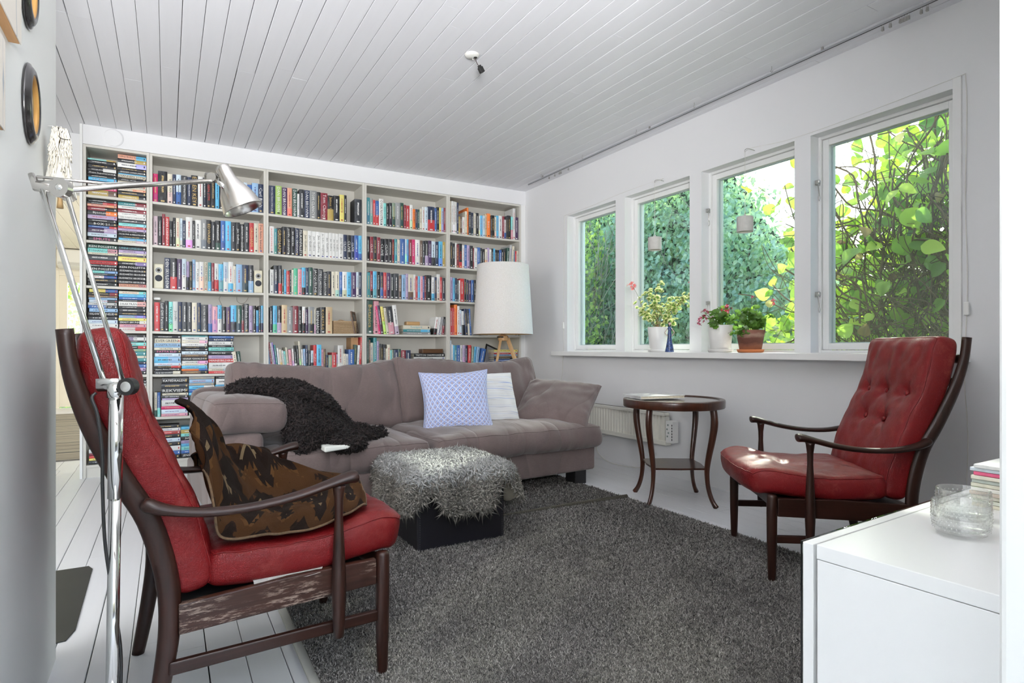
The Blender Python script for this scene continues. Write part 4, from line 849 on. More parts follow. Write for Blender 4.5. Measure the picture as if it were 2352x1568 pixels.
for p in P:
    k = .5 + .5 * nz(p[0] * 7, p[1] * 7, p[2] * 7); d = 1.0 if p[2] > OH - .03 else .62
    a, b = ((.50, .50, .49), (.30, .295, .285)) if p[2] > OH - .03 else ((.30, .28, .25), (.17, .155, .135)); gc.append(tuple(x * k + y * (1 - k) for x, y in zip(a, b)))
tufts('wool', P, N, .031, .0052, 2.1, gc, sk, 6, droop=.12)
# dark curly sheepskin over the sofa arm and seat
def tubey(path, rw, rh, n=12, k=5):
    P = smooth_path(path, k); m = len(P); mb = MB(); mb.tube(P, [lerp(rw, i / (m-1)) for i in range(m)], n, flat=[lerp(rh, i / (m-1)) for i in range(m)], up=(.3, 0, 1)); return mb
dk = simple('dark hide', (.03, .022, .022), .9)
pieces = [([(.27, 3.25, .715), (.34, 3.24, .722), (.42, 3.24, .715), (.50, 3.26, .70), (.57, 3.30, .66)], [(0, .028), (.3, .034), (1, .05)], [(0, .04), (.4, .06), (1, .12)]),
          ([(.50, 3.30, .705), (.60, 3.32, .69), (.68, 3.35, .64), (.76, 3.38, .57), (.83, 3.40, .50)], [(0, .03), (.3, .05), (1, .035)], [(0, .10), (.4, .20), (1, .13)]),
          ([(.50, 3.17, .66), (.55, 3.13, .60), (.585, 3.09, .50), (.62, 3.08, .43)], [(0, .035), (.5, .07), (1, .10)], [(0, .05), (.5, .045), (1, .03)]),
          ([(.68, 3.24, .60), (.72, 3.18, .52), (.76, 3.13, .455), (.78, 3.07, .44), (.86, 3.02, .44)], [(0, .05), (.4, .06), (.8, .035), (1, .02)], [(0, .15), (.3, .14), (.6, .09), (1, .05)]),
          ([(.78, 3.30, .50), (.86, 3.22, .475), (.93, 3.20, .46), (.99, 3.24, .45), (1.05, 3.25, .445)], [(0, .03), (.5, .035), (1, .018)], [(0, .10), (.4, .06), (1, .035)]),
          ([(.76, 3.44, .58), (.82, 3.46, .55), (.87, 3.48, .52)], [(0, .03), (1, .02)], [(0, .06), (1, .04)])]
M_ = MB()
for pa, rw, rh in pieces: q = tubey(pa, rw, rh); M_.add(q.v, q.f)
M_.v = [tuple(Vector(v) + Vector((0, 0, 1)) * .022 * nz(v[0]*11, v[1]*11, v[2]*9) + Vector((1, .3, 0)) * .015 * nz(v[0]*9, v[2]*12, 4)) for v in M_.v]
ds = M_.build('sheepskin', dk, smooth=True); tag(ds, 'dark brown curly sheepskin thrown over the sofa arm and seat', 'sheepskin')
P, N = sample(ds, 15000, 8); tufts('wool', P, N, .026, .0062, 1.6, [(.011, .0065, .007), (.008, .005, .0055), (.020, .012, .011)], ds, 9, droop=.1, kink=1.6)
wc = tag(MB().prism([(0, 0), (.12, .01), (.13, .03), (.0, .03)], 0, .10, 'y').build('folded_cloth', simple('white cloth', (.75, .77, .72), .8), bev=.008, seg=3), 'white folded cloth peeping out below the dark sheepskin on the sofa', 'cloth'); wc.location = (.665, 2.975, .412)
# brown patterned blanket on the near armchair
def blanket_mat():
    m = NT('wool blanket'); uv = m.n('UVMap'); mp = m.n('Mapping'); mp.inputs['Scale'].default_value = (3.2, 2.6, 1); m.l(uv.outputs[0], mp.inputs[0])
    s = m.n('SeparateXYZ'); m.l(mp.outputs[0], s.inputs[0])
    zig = m.math('ADD', m.math('PINGPONG', m.math('MULTIPLY', s.outputs[0], 2.0), .5), s.outputs[1]); st = m.math('SNAP', m.math('FRACT', m.math('MULTIPLY', zig, 1.0)), .125)
    nn = m.n('TexNoise'); m.l(mp.outputs[0], nn.inputs['Vector']); nn.inputs['Scale'].default_value = 1.4; nn.inputs['Detail'].default_value = 2
    q = m.n('VectorMath', operation='SNAP'); m.l(mp.outputs[0], q.inputs[0]); q.inputs[1].default_value = (.06, .022, 1); v2 = m.n('TexNoise'); m.l(q.outputs[0], v2.inputs['Vector']); v2.inputs['Scale'].default_value = 2.4; v2.inputs['Detail'].default_value = 1
    k = m.math('ADD', m.math('MULTIPLY', st, .62), m.math('MULTIPLY', v2.outputs['Fac'], .62))
    c = m.ramp(k, [(.30, (.012, .007, .005)), (.40, (.018, .010, .007)), (.43, (.055, .024, .009)), (.70, (.085, .040, .014)), (.735, (.014, .009, .007)), (.90, (.14, .10, .055))])
    c.node.color_ramp.interpolation = 'CONSTANT'; f = m.noise(m.co(), 240, 3, .8); c = m.mix(m.math('MULTIPLY', f, .5), c, m.mix(.5, c, (.0, .0, .0)))
    m.set(Base_Color=c, Roughness=1.0, Specular_IOR_Level=.1); m.bump(f, .45, .003); return m.mat
BL = blanket_mat()
# rows run from the near side of the seat to over the far armrest; columns from the back cushion to the seat front (chair coordinates)
rows = [
 [(-.185, -.20, .62), (-.175, -.23, .52), (-.155, -.250, .455), (-.08, -.262, .446), (.00, -.266, .442), (.09, -.262, .446), (.17, -.245, .458), (.235, -.20, .470)],
 [(-.205, -.12, .70), (-.17, -.15, .58), (-.13, -.17, .475), (-.05, -.17, .465), (.04, -.16, .456), (.13, -.14, .460), (.22, -.11, .470), (.28, -.06, .474)],
 [(-.235, -.07, .775), (-.165, -.05, .70), (-.115, -.04, .55), (-.03, -.02, .458), (.06, .0, .448), (.16, .02, .456), (.24, .04, .474), (.31, .07, .478)],
 [(-.225, .03, .765), (-.145, .07, .69), (-.10, .10, .60), (-.02, .11, .47), (.08, .13, .455), (.17, .13, .470), (.25, .14, .486), (.30, .17, .482)],
 [(-.17, .13, .69), (-.12, .17, .64), (-.08, .20, .57), (-.02, .215, .52), (.07, .225, .50), (.15, .23, .49), (.22, .23, .490), (.27, .24, .482)],
 [(-.15, .22, .64), (-.13, .25, .60), (-.09, .265, .595), (-.02, .27, .585), (.05, .27, .575), (.10, .265, .55), (.15, .26, .505), (.22, .268, .486)],
 [(-.16, .30, .585), (-.13, .31, .585), (-.09, .312, .582), (-.03, .318, .580), (.03, .322, .575), (.08, .31, .55), (.12, .285, .50), (.18, .28, .470)],
 [(-.16, .34, .52), (-.13, .35, .52), (-.09, .352, .51), (-.03, .356, .50), (.02, .36, .50), (.06, .34, .48), (.11, .31, .45), (.16, .30, .44)]]
def bez(rows, u, v):
    nr, ncc = len(rows), len(rows[0])
    def cr(p, t):
        n = len(p) - 1; f = min(n - 1e-6, t * n); i = int(f); t = f - i; p0, p1, p2, p3 = Vector(p[max(0, i-1)]), Vector(p[i]), Vector(p[i+1]), Vector(p[min(n, i+2)])
        return .5 * ((2*p1) + (p2-p0)*t + (2*p0-5*p1+4*p2-p3)*t*t + (3*p1-p0-3*p2+p3)*t*t*t)
    return cr([cr(r, u) for r in rows], v)
def bl(u, v):
    p = bez(rows, u, v); k = max(0, 1 - u * 2.4); a = .040 * math.sin(v * 21 + 2 * nz(u * 3, v * 3)) * (k ** .7)
    return p + Vector((-.2 * a + abs(a) * .6, .1 * a, .1 * a)) + Vector((0, 0, 1)) * (.016 * nz(u * 7, v * 6, 3) + .010 * abs(math.sin(u * 8 + v * 5 + 2 * nz(u * 3, v * 3))) * (1 - (2 * u - 1) ** 6) + .012 * max(0, nz(u * 4 + 8, v * 9, 1)))
bt = grid_mesh('blanket', bl, 84, 84, BL, None, thick=.006); bt.location = c1.location; bt.rotation_euler = c1.rotation_euler; tag(bt, 'brown wool blanket with zigzag pattern draped over the seat of the near armchair', 'blanket')
edge = [bl(u / 60, 0) for u in range(61)] + [bl(1, v / 60) for v in range(1, 61)] + [bl(1 - u / 60, 1) for u in range(1, 61)]
MB().tube(edge, .0035, 5).build('stitched_edge', simple('tan yarn', (.10, .06, .03), .9, var=.3, vscale=120), bt, smooth=True)
# ---------------------------------------------------------------- chrome reading lamp
CAMH = .92
px_, py_ = -.100, 1.535
lp = thing('floor_lamp', 'chrome jointed floor lamp standing beside the near armchair', 'lamp', (px_, py_, 0)); L0 = Vector((px_, py_, 0))
MB().lathe([(.125, 0), (.125, .012), (.118, .018), (.02, .024), (.014, .03)], (0, 0, 0), 40).build('base', CHROME, lp, smooth=False, bev=.002)
MB().tube([(-.004, 0, .02), (.004, 0, .62)], .0118, 20).build('pole', CHROME, lp, smooth=True); MB().tube([(.0035, 0, .60), (.006, 0, .832)], .0140, 20).build('upper_pole', CHROME, lp, smooth=True)
rt_, fw_ = Vector((.866, -.5, 0)), Vector((.5, .866, 0))
J = Vector((.004, 0, .835)); K = Vector((-.112, .075, 1.262))          # lower joint, elbow
def W(v): return tuple(v)
h = MB(); h.tube([J - rt_*.034 + Vector((0,0,.004)), J + rt_*.036 + Vector((0,0,.004))], .0115, 16); h.tube([J + Vector((0,0,-.02)), J + Vector((0,0,.008))], .0155, 16); h.box((-.03, -.007, .842), (.03, .007, .856))
h.build('lower_joint', CHROME, lp, smooth=True)
kb = J + rt_ * .034 - fw_*.0; dv = (fw_ * -1)
def disc(c, d, r, t, name, mat, parent, r2=None): return MB().tube([c, c + d*t*.3, c + d*t], [r, r, (r2 or r)], 24).build(name, mat, parent, smooth=False)
disc(kb + Vector((0, 0, .004)) , dv, .0185, .018, 'knob', BLACK, lp); disc(kb + Vector((0, 0, .004)) + dv * .018, dv, .011, .003, 'knob_screw', CHROME, lp, .005)
ed = (K - J); offA = -rt_ * .026; offB = rt_ * .018
h = MB(); h.tube([J + offA + fw_*.006, K - rt_*.030 + fw_*.006], .0048, 12); h.tube([J + offA + rt_*.012 - fw_*.006, K - rt_*.018 - fw_*.006], .0048, 12); h.build('lower_arm', CHROME, lp, smooth=True)
MB().tube([J + offB + Vector((0,0,.01)), K + rt_*.026], .0048, 12).build('lower_arm', CHROME, lp, smooth=True)
h = MB(); e1 = K + rt_ * .026; e0 = K - rt_*.036 + Vector((0,0,.012))
h.tube([e0 + Vector((0,0,.022)) - rt_*.012, e0 + Vector((0, 0, -.005)), e1 + Vector((0,0,.0))], [.006, .011, .011], 12); h.tube([e0 + Vector((0,0,.0)), e1 + Vector((0,0,.012))], .008, 12); h.build('elbow_joint', STEEL, lp, smooth=True)
disc(e1 - fw_*.004, -fw_, .0205, .016, 'elbow_knob', STEEL, lp); disc(e1 - fw_*.02, -fw_, .007, .004, 'knob_screw', CHROME, lp, .004)
Hh = Vector((.100, .335, 1.437)) - Vector((0,0,0)); Hd = Vector((.116 - px_, 1.892 - py_, 1.396))
q0 = e1 + Vector((0,0,.002)); q1 = Hd
h = MB(); h.tube([q0 + Vector((0,0,-.002)), q1], .0062, 12); h.build('upper_arm', STEEL, lp, smooth=True)
MB().tube([e0 + Vector((0,0,.016)), e1.lerp(q1, .22) + Vector((0,0,.008)), e1.lerp(q1, .5) + Vector((0, 0, .004))], .0034, 8).build('upper_rod', STEEL, lp, smooth=True)
disc(q1 + Vector((0,0,.006)), -fw_, .013, .016, 'head_joint', STEEL, lp)
MB().tube([q1 - rt_*.022 + Vector((0,0,.012)), q1 + rt_*.006 + Vector((0,0,.010))], .0115, 12).build('head_bracket', STEEL, lp, smooth=True)
ax = (rt_ * .40 + Vector((0,0,-.88)) + fw_ * .12).normalized(); Mx = ax.to_track_quat('Z', 'Y').to_matrix().to_4x4(); Mx.translation = q1 + rt_ * .030 + Vector((0, 0, .024)) + fw_*.0
prof = [(.001, -.022), (.010, -.021), (.0185, -.016), (.020, -.006), (.021, .012), (.0245, .028), (.033, .046), (.0435, .066), (.050, .088), (.0535, .104), (.0545, .110), (.0555, .112), (.0550, .1135), (.0530, .1125), (.049, .09), (.042, .066), (.031, .046), (.02, .03), (.001, .02)]
hd = MB().lathe(prof, (0,0,0), 40, 0, Mx, close=False).build('lamp_shade', STEEL, lp, smooth=True)
b = MB().lathe([(.001,.02),(.014,.028),(.022,.05),(.022,.066),(.012,.082),(.001,.086)], (0,0,0), 20, 0, Mx, close=False).build('bulb', simple('frosted bulb', (.8,.8,.76), .3), hd, smooth=True)
MB().tube([q1 + rt_*.010 - fw_*.008, q1 + rt_*.030 - fw_*.020 + Vector((0,0,-.016)), q1 + rt_*.040 - fw_*.020 + Vector((0,0,-.026))], .0068, 12).build('switch_stem', CHROME, lp, smooth=True)
cb_ = [(-.030,-.004,.826), (-.036,-.01,.815), (-.026,-.014,.78), (-.018,-.016,.70), (-.017,-.016,.62), (-.012,-.014,.5), (.004,.012,.35), (.014,.010,.25), (.012,-.004,.12), (.016,-.002,.03), (.05,-.05,.006), (.02,-.3,.005)]
MB().tube(smooth_path(cb_, 6), .0034, 8).build('cable', BLACK, lp, smooth=True)
# ---------------------------------------------------------------- tripod lamp behind the sofa
TX, TY = 2.565, 4.60
tl_ = thing('tripod_lamp', 'tripod floor lamp with oak legs and large cream drum shade behind the sofa', 'lamp', (TX, TY, 0))
LIN = NT('lamp shade linen'); k = LIN.noise(LIN.co(), 180, 2); LIN.set(Base_Color=LIN.ramp(k, [(.3, (.70, .66, .62)), (.7, (.80, .77, .74))]), Roughness=.9, Transmission_Weight=0.0, Subsurface_Weight=.3, Subsurface_Radius=(.05, .04, .03), Subsurface_Scale=.3); LIN = LIN.mat
MB().lathe([(.262, 1.045), (.258, 1.047), (.222, 1.652), (.224, 1.655), (.2262, 1.652), (.2645, 1.045)], (0, 0, 0), 72, close=False).build('lamp_shade', LIN, tl_, smooth=True)
MB().lathe([(.2565, 1.046), (.2205, 1.65)], (0, 0, 0), 72, close=False).build('shade_lining', simple('gold lining', (.75, .48, .16), .5), tl_, smooth=True)
MB().lathe([(.03, .985), (.045, .99), (.045, 1.03), (.02, 1.04), (.016, 1.06), (.016, 1.12)], (0, 0, 0), 24).build('hub', OAK, tl_, bev=.002)
MB().lathe([(.018, 1.12), (.018, 1.16), (.03, 1.20), (.034, 1.235), (.02, 1.262), (.001, 1.27)], (0, 0, 0), 20).build('bulb', simple('opal bulb', (.8, .78, .7), .4), tl_, smooth=True)
for a in (-28, 92, 212):
    d = Vector((math.cos(R(a)), math.sin(R(a)), 0)); p0 = d * .035 + Vector((0, 0, 1.02)); p1 = d * .40
    MB().tube([p0, p0.lerp(p1, .5), p1], [.019, .018, .014], 4, flat=[.013, .013, .011], up=d).build('leg', OAK, tl_, bev=.002)
    s = d.cross(Vector((0, 0, 1))); MB().tube([p0 - s*.03 + d*.015, p0 + s*.03 + d*.015], .006, 10).build('bolt', BLACK, tl_)
MB().tube(smooth_path([(-.01, -.02, 1.03), (-.05, -.03, .98), (-.07, -.03, .85), (-.10, -.04, .6), (-.12, -.03, .3), (-.16, .02, .01)]), .0028, 6).build('cable', CORD, tl_, smooth=True)
# ---------------------------------------------------------------- side table
TR = R(-31); tbx = thing('side_table', 'round mahogany side table with curved legs beneath the windows', 'table', (2.665, 2.655, 0), TR)
TH = .618; RT = .300
MB().lathe([(.268, TH-.048), (.296, TH-.050), (.299, TH-.046), (RT, TH-.012), (.298, TH-.003), (.292, TH), (.272, TH), (.266, TH-.005), (.264, TH-.012), (.001, TH-.012)], (0,0,0), 72, close=False).build('tabletop', MAHOG, tbx, smooth=True)
bpy.data.objects['tabletop'].data.polygons.foreach_set('use_smooth', [True]*len(bpy.data.objects['tabletop'].data.polygons))
MB().lathe([(.001, TH-.006), (.2635, TH-.006), (.2635, TH-.010), (.001, TH-.010)], (0,0,0), 64, close=False).build('glass_top', simple('tabletop glass', (.20, .17, .15), .03, Specular_IOR_Level=.8), tbx)
legp = [(.258, .57), (.266, .52), (.264, .46), (.250, .38), (.233, .30), (.222, .235), (.220, .18), (.228, .11), (.250, .045), (.281, .0)]
for k in range(4):
    a = R(45 + 90 * k); d = Vector((math.cos(a), math.sin(a), 0)); P = smooth_path([(d.x*r_, d.y*r_, z) for r_, z in legp], 4); n = len(P)
    ra = [lerp([(0, .023), (.2, .0245), (.5, .019), (.75, .015), (.92, .0155), (1, .0195)], i/(n-1)) for i in range(n)]
    MB().tube(P, ra, 8, flat=[x * .82 for x in ra], up=d).build('leg', MAHOG, tbx, smooth=True, sub=1)
mb = MB(); out = []
for k in range(4):
    a0 = 45 + 90 * k
    for j in range(10):
        a = a0 + 9 * j; t = abs(j - 5) / 5 if j else 1; rr = .165 + .058 * (abs(((j / 10) - .5) * 2) ** 3); out.append((rr * math.cos(R(a)), rr * math.sin(R(a))))
mb.prism(out, .213, .224); mb.build('lower_shelf', MAHOG, tbx, bev=.002)
bk_ = thing('book', 'thin hardback book with pale cover lying on the round side table', 'book', (2.595, 2.75, TH + .0005), R(-12)); 
MB().box((-.15, -.105, .002), (.148, .103, .016)).build('pages', PAGES, bk_); mb = MB(); mb.box((-.152, -.108, .0), (.152, .108, .0022)); mb.box((-.152, -.108, .016), (.152, .108, .0185)); mb.box((-.154, -.108, .0), (-.150, .108, .0185)); mb.build('cover', simple('book jacket', (.62, .62, .62), .25, var=.25, vscale=9), bk_, bev=.0008)
# ---------------------------------------------------------------- radiator, power strip, cords
ra = thing('radiator', 'low cream panel radiator under the far windows', 'radiator', (WX, 3.14, 0)); RY = 1.75; z0, z1 = .235, .462
RADM = simple('radiator enamel', (.74, .73, .66), .35, var=.01)
mb = MB(); n = int(RY / .0335); st = RY / n
for k in range(n):
    y = k * st
    prof = [(y, -.062), (y + st*.18, -.062), (y + st*.30, -.074), (y + st*.70, -.074), (y + st*.82, -.062), (y + st, -.062)]
    vs = [(x, yy, zz) for zz in (z0 + .03, z1 - .022) for yy, x in prof]; m = len(prof); mb.add(vs, [(i+1, i, m+i, m+i+1) for i in range(m-1)])
tag(mb.build('fins', RADM, ra), kind='stuff')
box('back_plate', (-.061, 0, z0), (-.03, RY, z1), RADM, ra, .003); box('top_rail', (-.082, -.004, z1 - .024), (-.028, RY, z1), RADM, ra, .004); box('bottom_rail', (-.085, -.02, z0 - .004), (-.028, RY, z0 + .030), RADM, ra, .004); box('end_cap', (-.08, -.006, z0+.02), (-.03, .004, z1 - .03), RADM, ra, .003)
box('bracket', (-.03, .3, z0 + .02), (-.001, .33, z1 - .02), RADM, ra); box('bracket', (-.03, 1.4, z0 + .02), (-.001, 1.43, z1 - .02), RADM, ra)
ps = thing('thermostat', 'white electric thermostat box at the end of the radiator', 'thermostat', (WX - .088, 3.042, .255)); box('housing', (0, .008, 0), (.06, .075, .155), WHITEP, ps, .006)
mb = MB()
for k in range(6): mb.box((-.0012, .002 + .008 + 0, .02 + k * .02), (.0005, .002 + .014, .033 + k * .02))
tag(mb.build('vents', BLACK, ps), kind='stuff')
mb = MB()
for k, (yy, zz) in enumerate(((.045, .12), (.053, .09), (.04, .065), (.05, .04))): mb.box((-.0012, yy, zz), (.0005, yy + .012, zz + .012))
mb.build('dial_marks', simple('dial', (.25, .3, .28), .6), ps)
def cord(name, pts, lab, r_=.002, mat=None, k=6): return tag(MB().tube(smooth_path(pts, k), r_, 6).build(name, mat or WCORD, smooth=True), lab, 'cord')
WCORD = simple('white cord', (.72, .71, .66), .5)
cord('power_cord', [(3.06, 3.75, .236), (3.07, 3.90, .18), (3.08, 3.93, .08), (3.08, 3.80, .012), (3.08, 3.60, .006), (3.08, 3.40, .03), (3.075, 3.30, .12), (3.07, 3.28, .232)], 'white radiator cord looping onto the floor', .0035)
cord('window_cord', [(WX-.006, 4.475, 2.13), (WX-.006, 4.478, 1.9), (WX-.006, 4.482, 1.3), (WX-.006, 4.486, .95), (WX-.006, 4.50, .80), (WX-.006, 4.51, .68), (WX-.006, 4.56, .55), (WX-.01, 4.6, .30)], 'thin white cord running down beside the far casement')
cord('window_cord', [(WX-.004, 4.475, 2.13), (WX-.004, 4.1, 2.135), (WX-.004, 3.72, 2.155), (WX-.006, 3.24, 2.16), (3.05, 3.225, 2.115)], 'thin white cord strung above the far casement towards the small hanging pot', .0012)
cord('window_cord', [(WX-.008, 1.318, 2.165), (WX-.008, 1.312, 2.0), (WX-.008, 1.318, 1.6), (WX-.008, 1.310, 1.2), (WX-.008, 1.322, .8), (WX-.008, 1.308, .5), (WX-.008, 1.325, .05)], 'thin white cord hanging beside the vine casement')
cord('window_cord', [(WX-.004, 1.32, 2.165), (WX-.004, 1.8, 2.14), (WX-.004, 2.2, 2.135), (WX-.006, 2.46, 2.16), (3.05, 2.446, 2.115)], 'thin white cord strung above the vine casement', .0012)
for y, z, lab in ((4.484, 1.13, 'white inline switch on the cord by the far casement'), (1.312, 1.10, 'white inline switch on the cord by the vine casement')):
    tag(box('inline_switch', (WX-.02, y-.011, z-.03), (WX-.004, y+.011, z+.03), WHITEP, None, .004), lab, 'switch')
# two tiny hanging pots in the windows
for yc, lab in ((3.222, 'small grey concrete pot lamp hanging before the casement with the variegated geranium'), (2.444, 'small grey concrete pot lamp hanging before the casement with the red geraniums')):
    t = thing('pendant_lamp', lab, 'lamp', (3.05, yc, 1.63), 0, 'small pendant lamps at the windows'); CON = simple('pale concrete', (.52, .51, .48), .9, var=.08, vscale=30)
    MB().lathe([(.044, 0), (.046, -.001), (.048, .002), (.048, .088), (.046, .091), (.02, .092), (.001, .092)], (0,0,0), 32, close=False).build('lamp_shade', CON, t, smooth=False)
    MB().lathe([(.044, .0), (.044, .085), (.001, .086)], (0,0,0), 24, close=False).build('inner_shade', simple('pot inside', (.8, .79, .7), .7), t, smooth=True)
    MB().lathe([(.008, .091), (.008, .103), (.004, .108)], (0,0,0), 12).build('cap', CON, t); MB().tube([(0, 0, .105), (0, 0, .485)], .0013, 6).build('cable', WCORD, t)
    h = MB(); h.tube(smooth_path([(WX - 3.05, 0, .51), (.03, 0, .512), (.0, 0, .50), (0, 0, .485)], 4), .0018, 6); h.build('hook', METAL, t)
# ---------------------------------------------------------------- curtain rail, clips and hooks, ceiling lamp point
RAILX = 2.985
rl = thing('curtain_rail', 'slim grey metal curtain rail under the ceiling along the window wall', 'rail', (RAILX, 0, 2.478))
mb = MB(); mb.box((-.004, .35, 0), (.004, 4.86, .010)); mb.build('rail', simple('rail grey', (.48, .49, .52), .35, .6), rl); 
mb = MB(); mb.box((-.0025, .35, -.001), (.0025, 4.86, .0012)); mb.build('rail_slot', BLACK, rl)
for y in (.6, 1.9, 3.2, 4.6): box('rail_bracket', (-.004, y, .010), (.004, y + .012, .026), METAL, rl)
def clip(y, lab, parent_mesh=[None]):
    t = thing('curtain_clip', lab, 'clip', (RAILX, y, 2.478), 0, 'curtain clips on the rail')
    MB().tube(smooth_path([(0, 0, .0), (0, .004, -.006), (0, 0, -.012), (0, -.004, -.006)], 4, True), .0009, 5, closed=True).build('ring', METAL, t)
    MB().prism([(-.003, -.012), (.003, -.012), (.005, -.030), (-.007, -.030)], -.005, .005, 'y').build('clamp', METAL, t); return t
for y, d in ((4.50, 'second'), (4.41, 'third'), (4.338, 'fourth'), (4.325, 'fifth'), (4.312, 'sixth'), (4.20, 'seventh')): clip(y, 'small metal curtain clip, %s from the bookcase end of the rail' % d)
for y, d in ((1.60, 'seventh'), (1.565, 'sixth'), (1.52, 'fifth'), (1.508, 'fourth'), (1.496, 'third'), (1.484, 'second'), (1.43, 'next to last'), (1.405, 'last')): clip(y, 'small metal curtain clip at the near end of the rail, %s one' % d)
for k, y in enumerate((4.57, 3.95, 3.30, 2.75, 2.18)):
    x = 2.945; h = MB().tube(smooth_path([(x, y, CH), (x, y, 2.488), (x, y+.007, 2.480), (x, y, 2.472), (x, y-.008, 2.478)], 4), .0014, 6).build('ceiling_hook', METAL); tag(h, 'small bent hook in the ceiling beside the rail, %s from the bookcases' % ordn(k + 1), 'hook', 'ceiling hooks beside the rail')
cl = thing('ceiling_lamp_point', 'white ceiling rose with a bare black lamp connector', 'ceiling rose', (1.425, 2.90, CH - .001))
MB().lathe([(.001, -.014), (.030, -.013), (.038, -.006), (.040, .0)], (0,0,0), 32, close=False).build('rose', simple('chipped white rose', (.74, .73, .69), .5, var=.12, vscale=40), cl, smooth=True)
MB().tube(smooth_path([(.004, .0, -.012), (.004, .002, -.024), (.009, .0, -.026)], 3), .0022, 6).build('hook', METAL, cl); MB().lathe([(.009, -.0155), (.009, -.011)], (.018, -.006, 0), 12).build('opening', BLACK, cl)
MB().tube(smooth_path([(.018, -.006, -.014), (.022, -.007, -.035), (.034, -.012, -.058)], 4), .0022, 6).build('wires', simple('wire brown', (.05, .03, .03), .5), cl)
A = Matrix.Translation((.046, -.018, -.078)) @ Matrix.Rotation(R(-32), 4, 'Y'); mb = MB(); mb.box((-.013, -.010, -.016), (.013, .010, .014), 0, A); mb.box((-.008, -.008, .013), (.008, .008, .024), 0, A); mb.build('connector', BLACK, cl, bev=.002)
# ---------------------------------------------------------------- rugs
def rug(name, x0, x1, y0, y1, z, lab, n, seed, th=.010, ridge=None, dark=1.0):
    b = box(name, (x0, y0, z), (x1, y1, z + th), simple(name + ' backing', (.07, .066, .062), 1), None, .003); tag(b, lab, 'rug')
    rg = np.random.default_rng(seed); X = rg.uniform(x0, x1, n); Yy = rg.uniform(y0, y1, n)
    # spend the tufts where the pile can be told apart
    P = np.stack([X, Yy, np.full(n, z + th - .001)], 1)
    d = np.hypot(P[:, 0], P[:, 1]); keep = rg.uniform(0, 1, n) < np.clip((2.0 / d) ** 1.5, .12, 1); P = P[keep]; m = len(P)
    T = rg.normal(size=(m, 3)) * [.7, .7, .12] + [0, 0, .9]; T /= np.linalg.norm(T, axis=1)[:, None]; S = np.cross(T, rg.normal(size=(m, 3))); S /= np.linalg.norm(S, axis=1)[:, None]
    sc_ = np.clip(np.hypot(P[:, 0], P[:, 1]) / 1.9, .8, 1.9)[:, None]; L = rg.uniform(.006, .012, (m, 1)) * np.sqrt(sc_); wv = rg.uniform(.0012, .0024, (m, 1)) * sc_
    V = np.stack([P - S * wv, P + S * wv, P + T * L], 1); me = bpy.data.meshes.new('pile'); me.vertices.add(m*3); me.vertices.foreach_set('co', V.ravel()); me.loops.add(m*3); me.loops.foreach_set('vertex_index', np.arange(m*3, dtype=np.int32)); me.polygons.add(m); me.polygons.foreach_set('loop_start', (np.arange(m)*3).astype(np.int32)); me.update(calc_edges=True)
    base = np.array([[.30, .282, .265], [.16, .150, .142], [.52, .495, .465], [.045, .042, .042]]) * dark; ci = rg.choice(4, m, p=[.38, .27, .22, .13])
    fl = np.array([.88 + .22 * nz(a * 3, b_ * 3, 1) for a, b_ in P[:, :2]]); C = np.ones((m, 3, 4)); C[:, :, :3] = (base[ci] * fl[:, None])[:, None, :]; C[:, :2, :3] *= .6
    me.attributes.new('col', 'FLOAT_COLOR', 'POINT').data.foreach_set('color', C.ravel()); me.materials.append(WOOL); o = link('pile', me, b); o['kind'] = 'stuff'
    return b
rug('rug', .63, 2.435, 2.62, 3.62, .0, 'grey rug reaching under the sofa, pile coloured darker for shade', 90000, 4, .008, dark=.8)  # same style as the large rug; shade put into the pile colour
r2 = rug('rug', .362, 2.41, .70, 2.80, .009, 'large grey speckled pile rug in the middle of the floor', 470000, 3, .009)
mb = MB(); mb.tube([(1.0, 2.80, .014), (1.6, 2.807, .020), (2.0, 2.803, .024), (2.41, 2.785, .026)], [.009, .010, .012, .013], 8); q = mb.build('turned_edge', simple('rug edge', (.07, .065, .05), 1, var=.4, vscale=300, bump=.6, bscale=400, bdist=.004), r2)
ul = tag(box('rug_underlay', (.338, .70, .0), (.50, 2.60, .0085), simple('underlay felt', (.55, .55, .50), .95), None, .002), 'pale felt underlay showing along the edge of the grey rug', 'underlay')
# ---------------------------------------------------------------- white cabinet, glasses, magazines
CT = .60; ca = thing('cabinet', 'low white cabinet by the near wall, at the camera side of the room', 'cabinet', (.919, .597, 0), R(3.5))
Wc, Dc = 1.6, .30
box('top_panel', (0, -Dc, CT - .0235), (Wc, 0, CT), GLOSSW, ca, .0012); box('side_panel', (.0, -Dc + .0, .0), (.022, -.001, CT - .0245), GLOSSW, ca, .001); box('side_panel', (Wc - .022, -Dc, .0), (Wc, -.001, CT - .0245), GLOSSW, ca, .001); box('bottom_panel', (.023, -Dc, .03), (Wc-.023, -.002, .05), GLOSSW, ca); box('back_panel', (.023, -Dc, .05), (Wc-.023, -Dc+.006, CT-.0245), GLOSSW, ca)
for k in range(2): 
    d = box('door', (-.002 + k * Wc/2 + .0005, .0045, .02), (k * Wc/2 + Wc/2 - .003, .0225, CT - .001), GLOSSW, ca, .001); box('glass_strip', (-.002 + k * Wc/2 + .0005, .0230, .02), (k * Wc/2 + Wc/2 - .003, .0262, CT - .0005), glass_mat('green glass', (.85, .95, .88)), d)
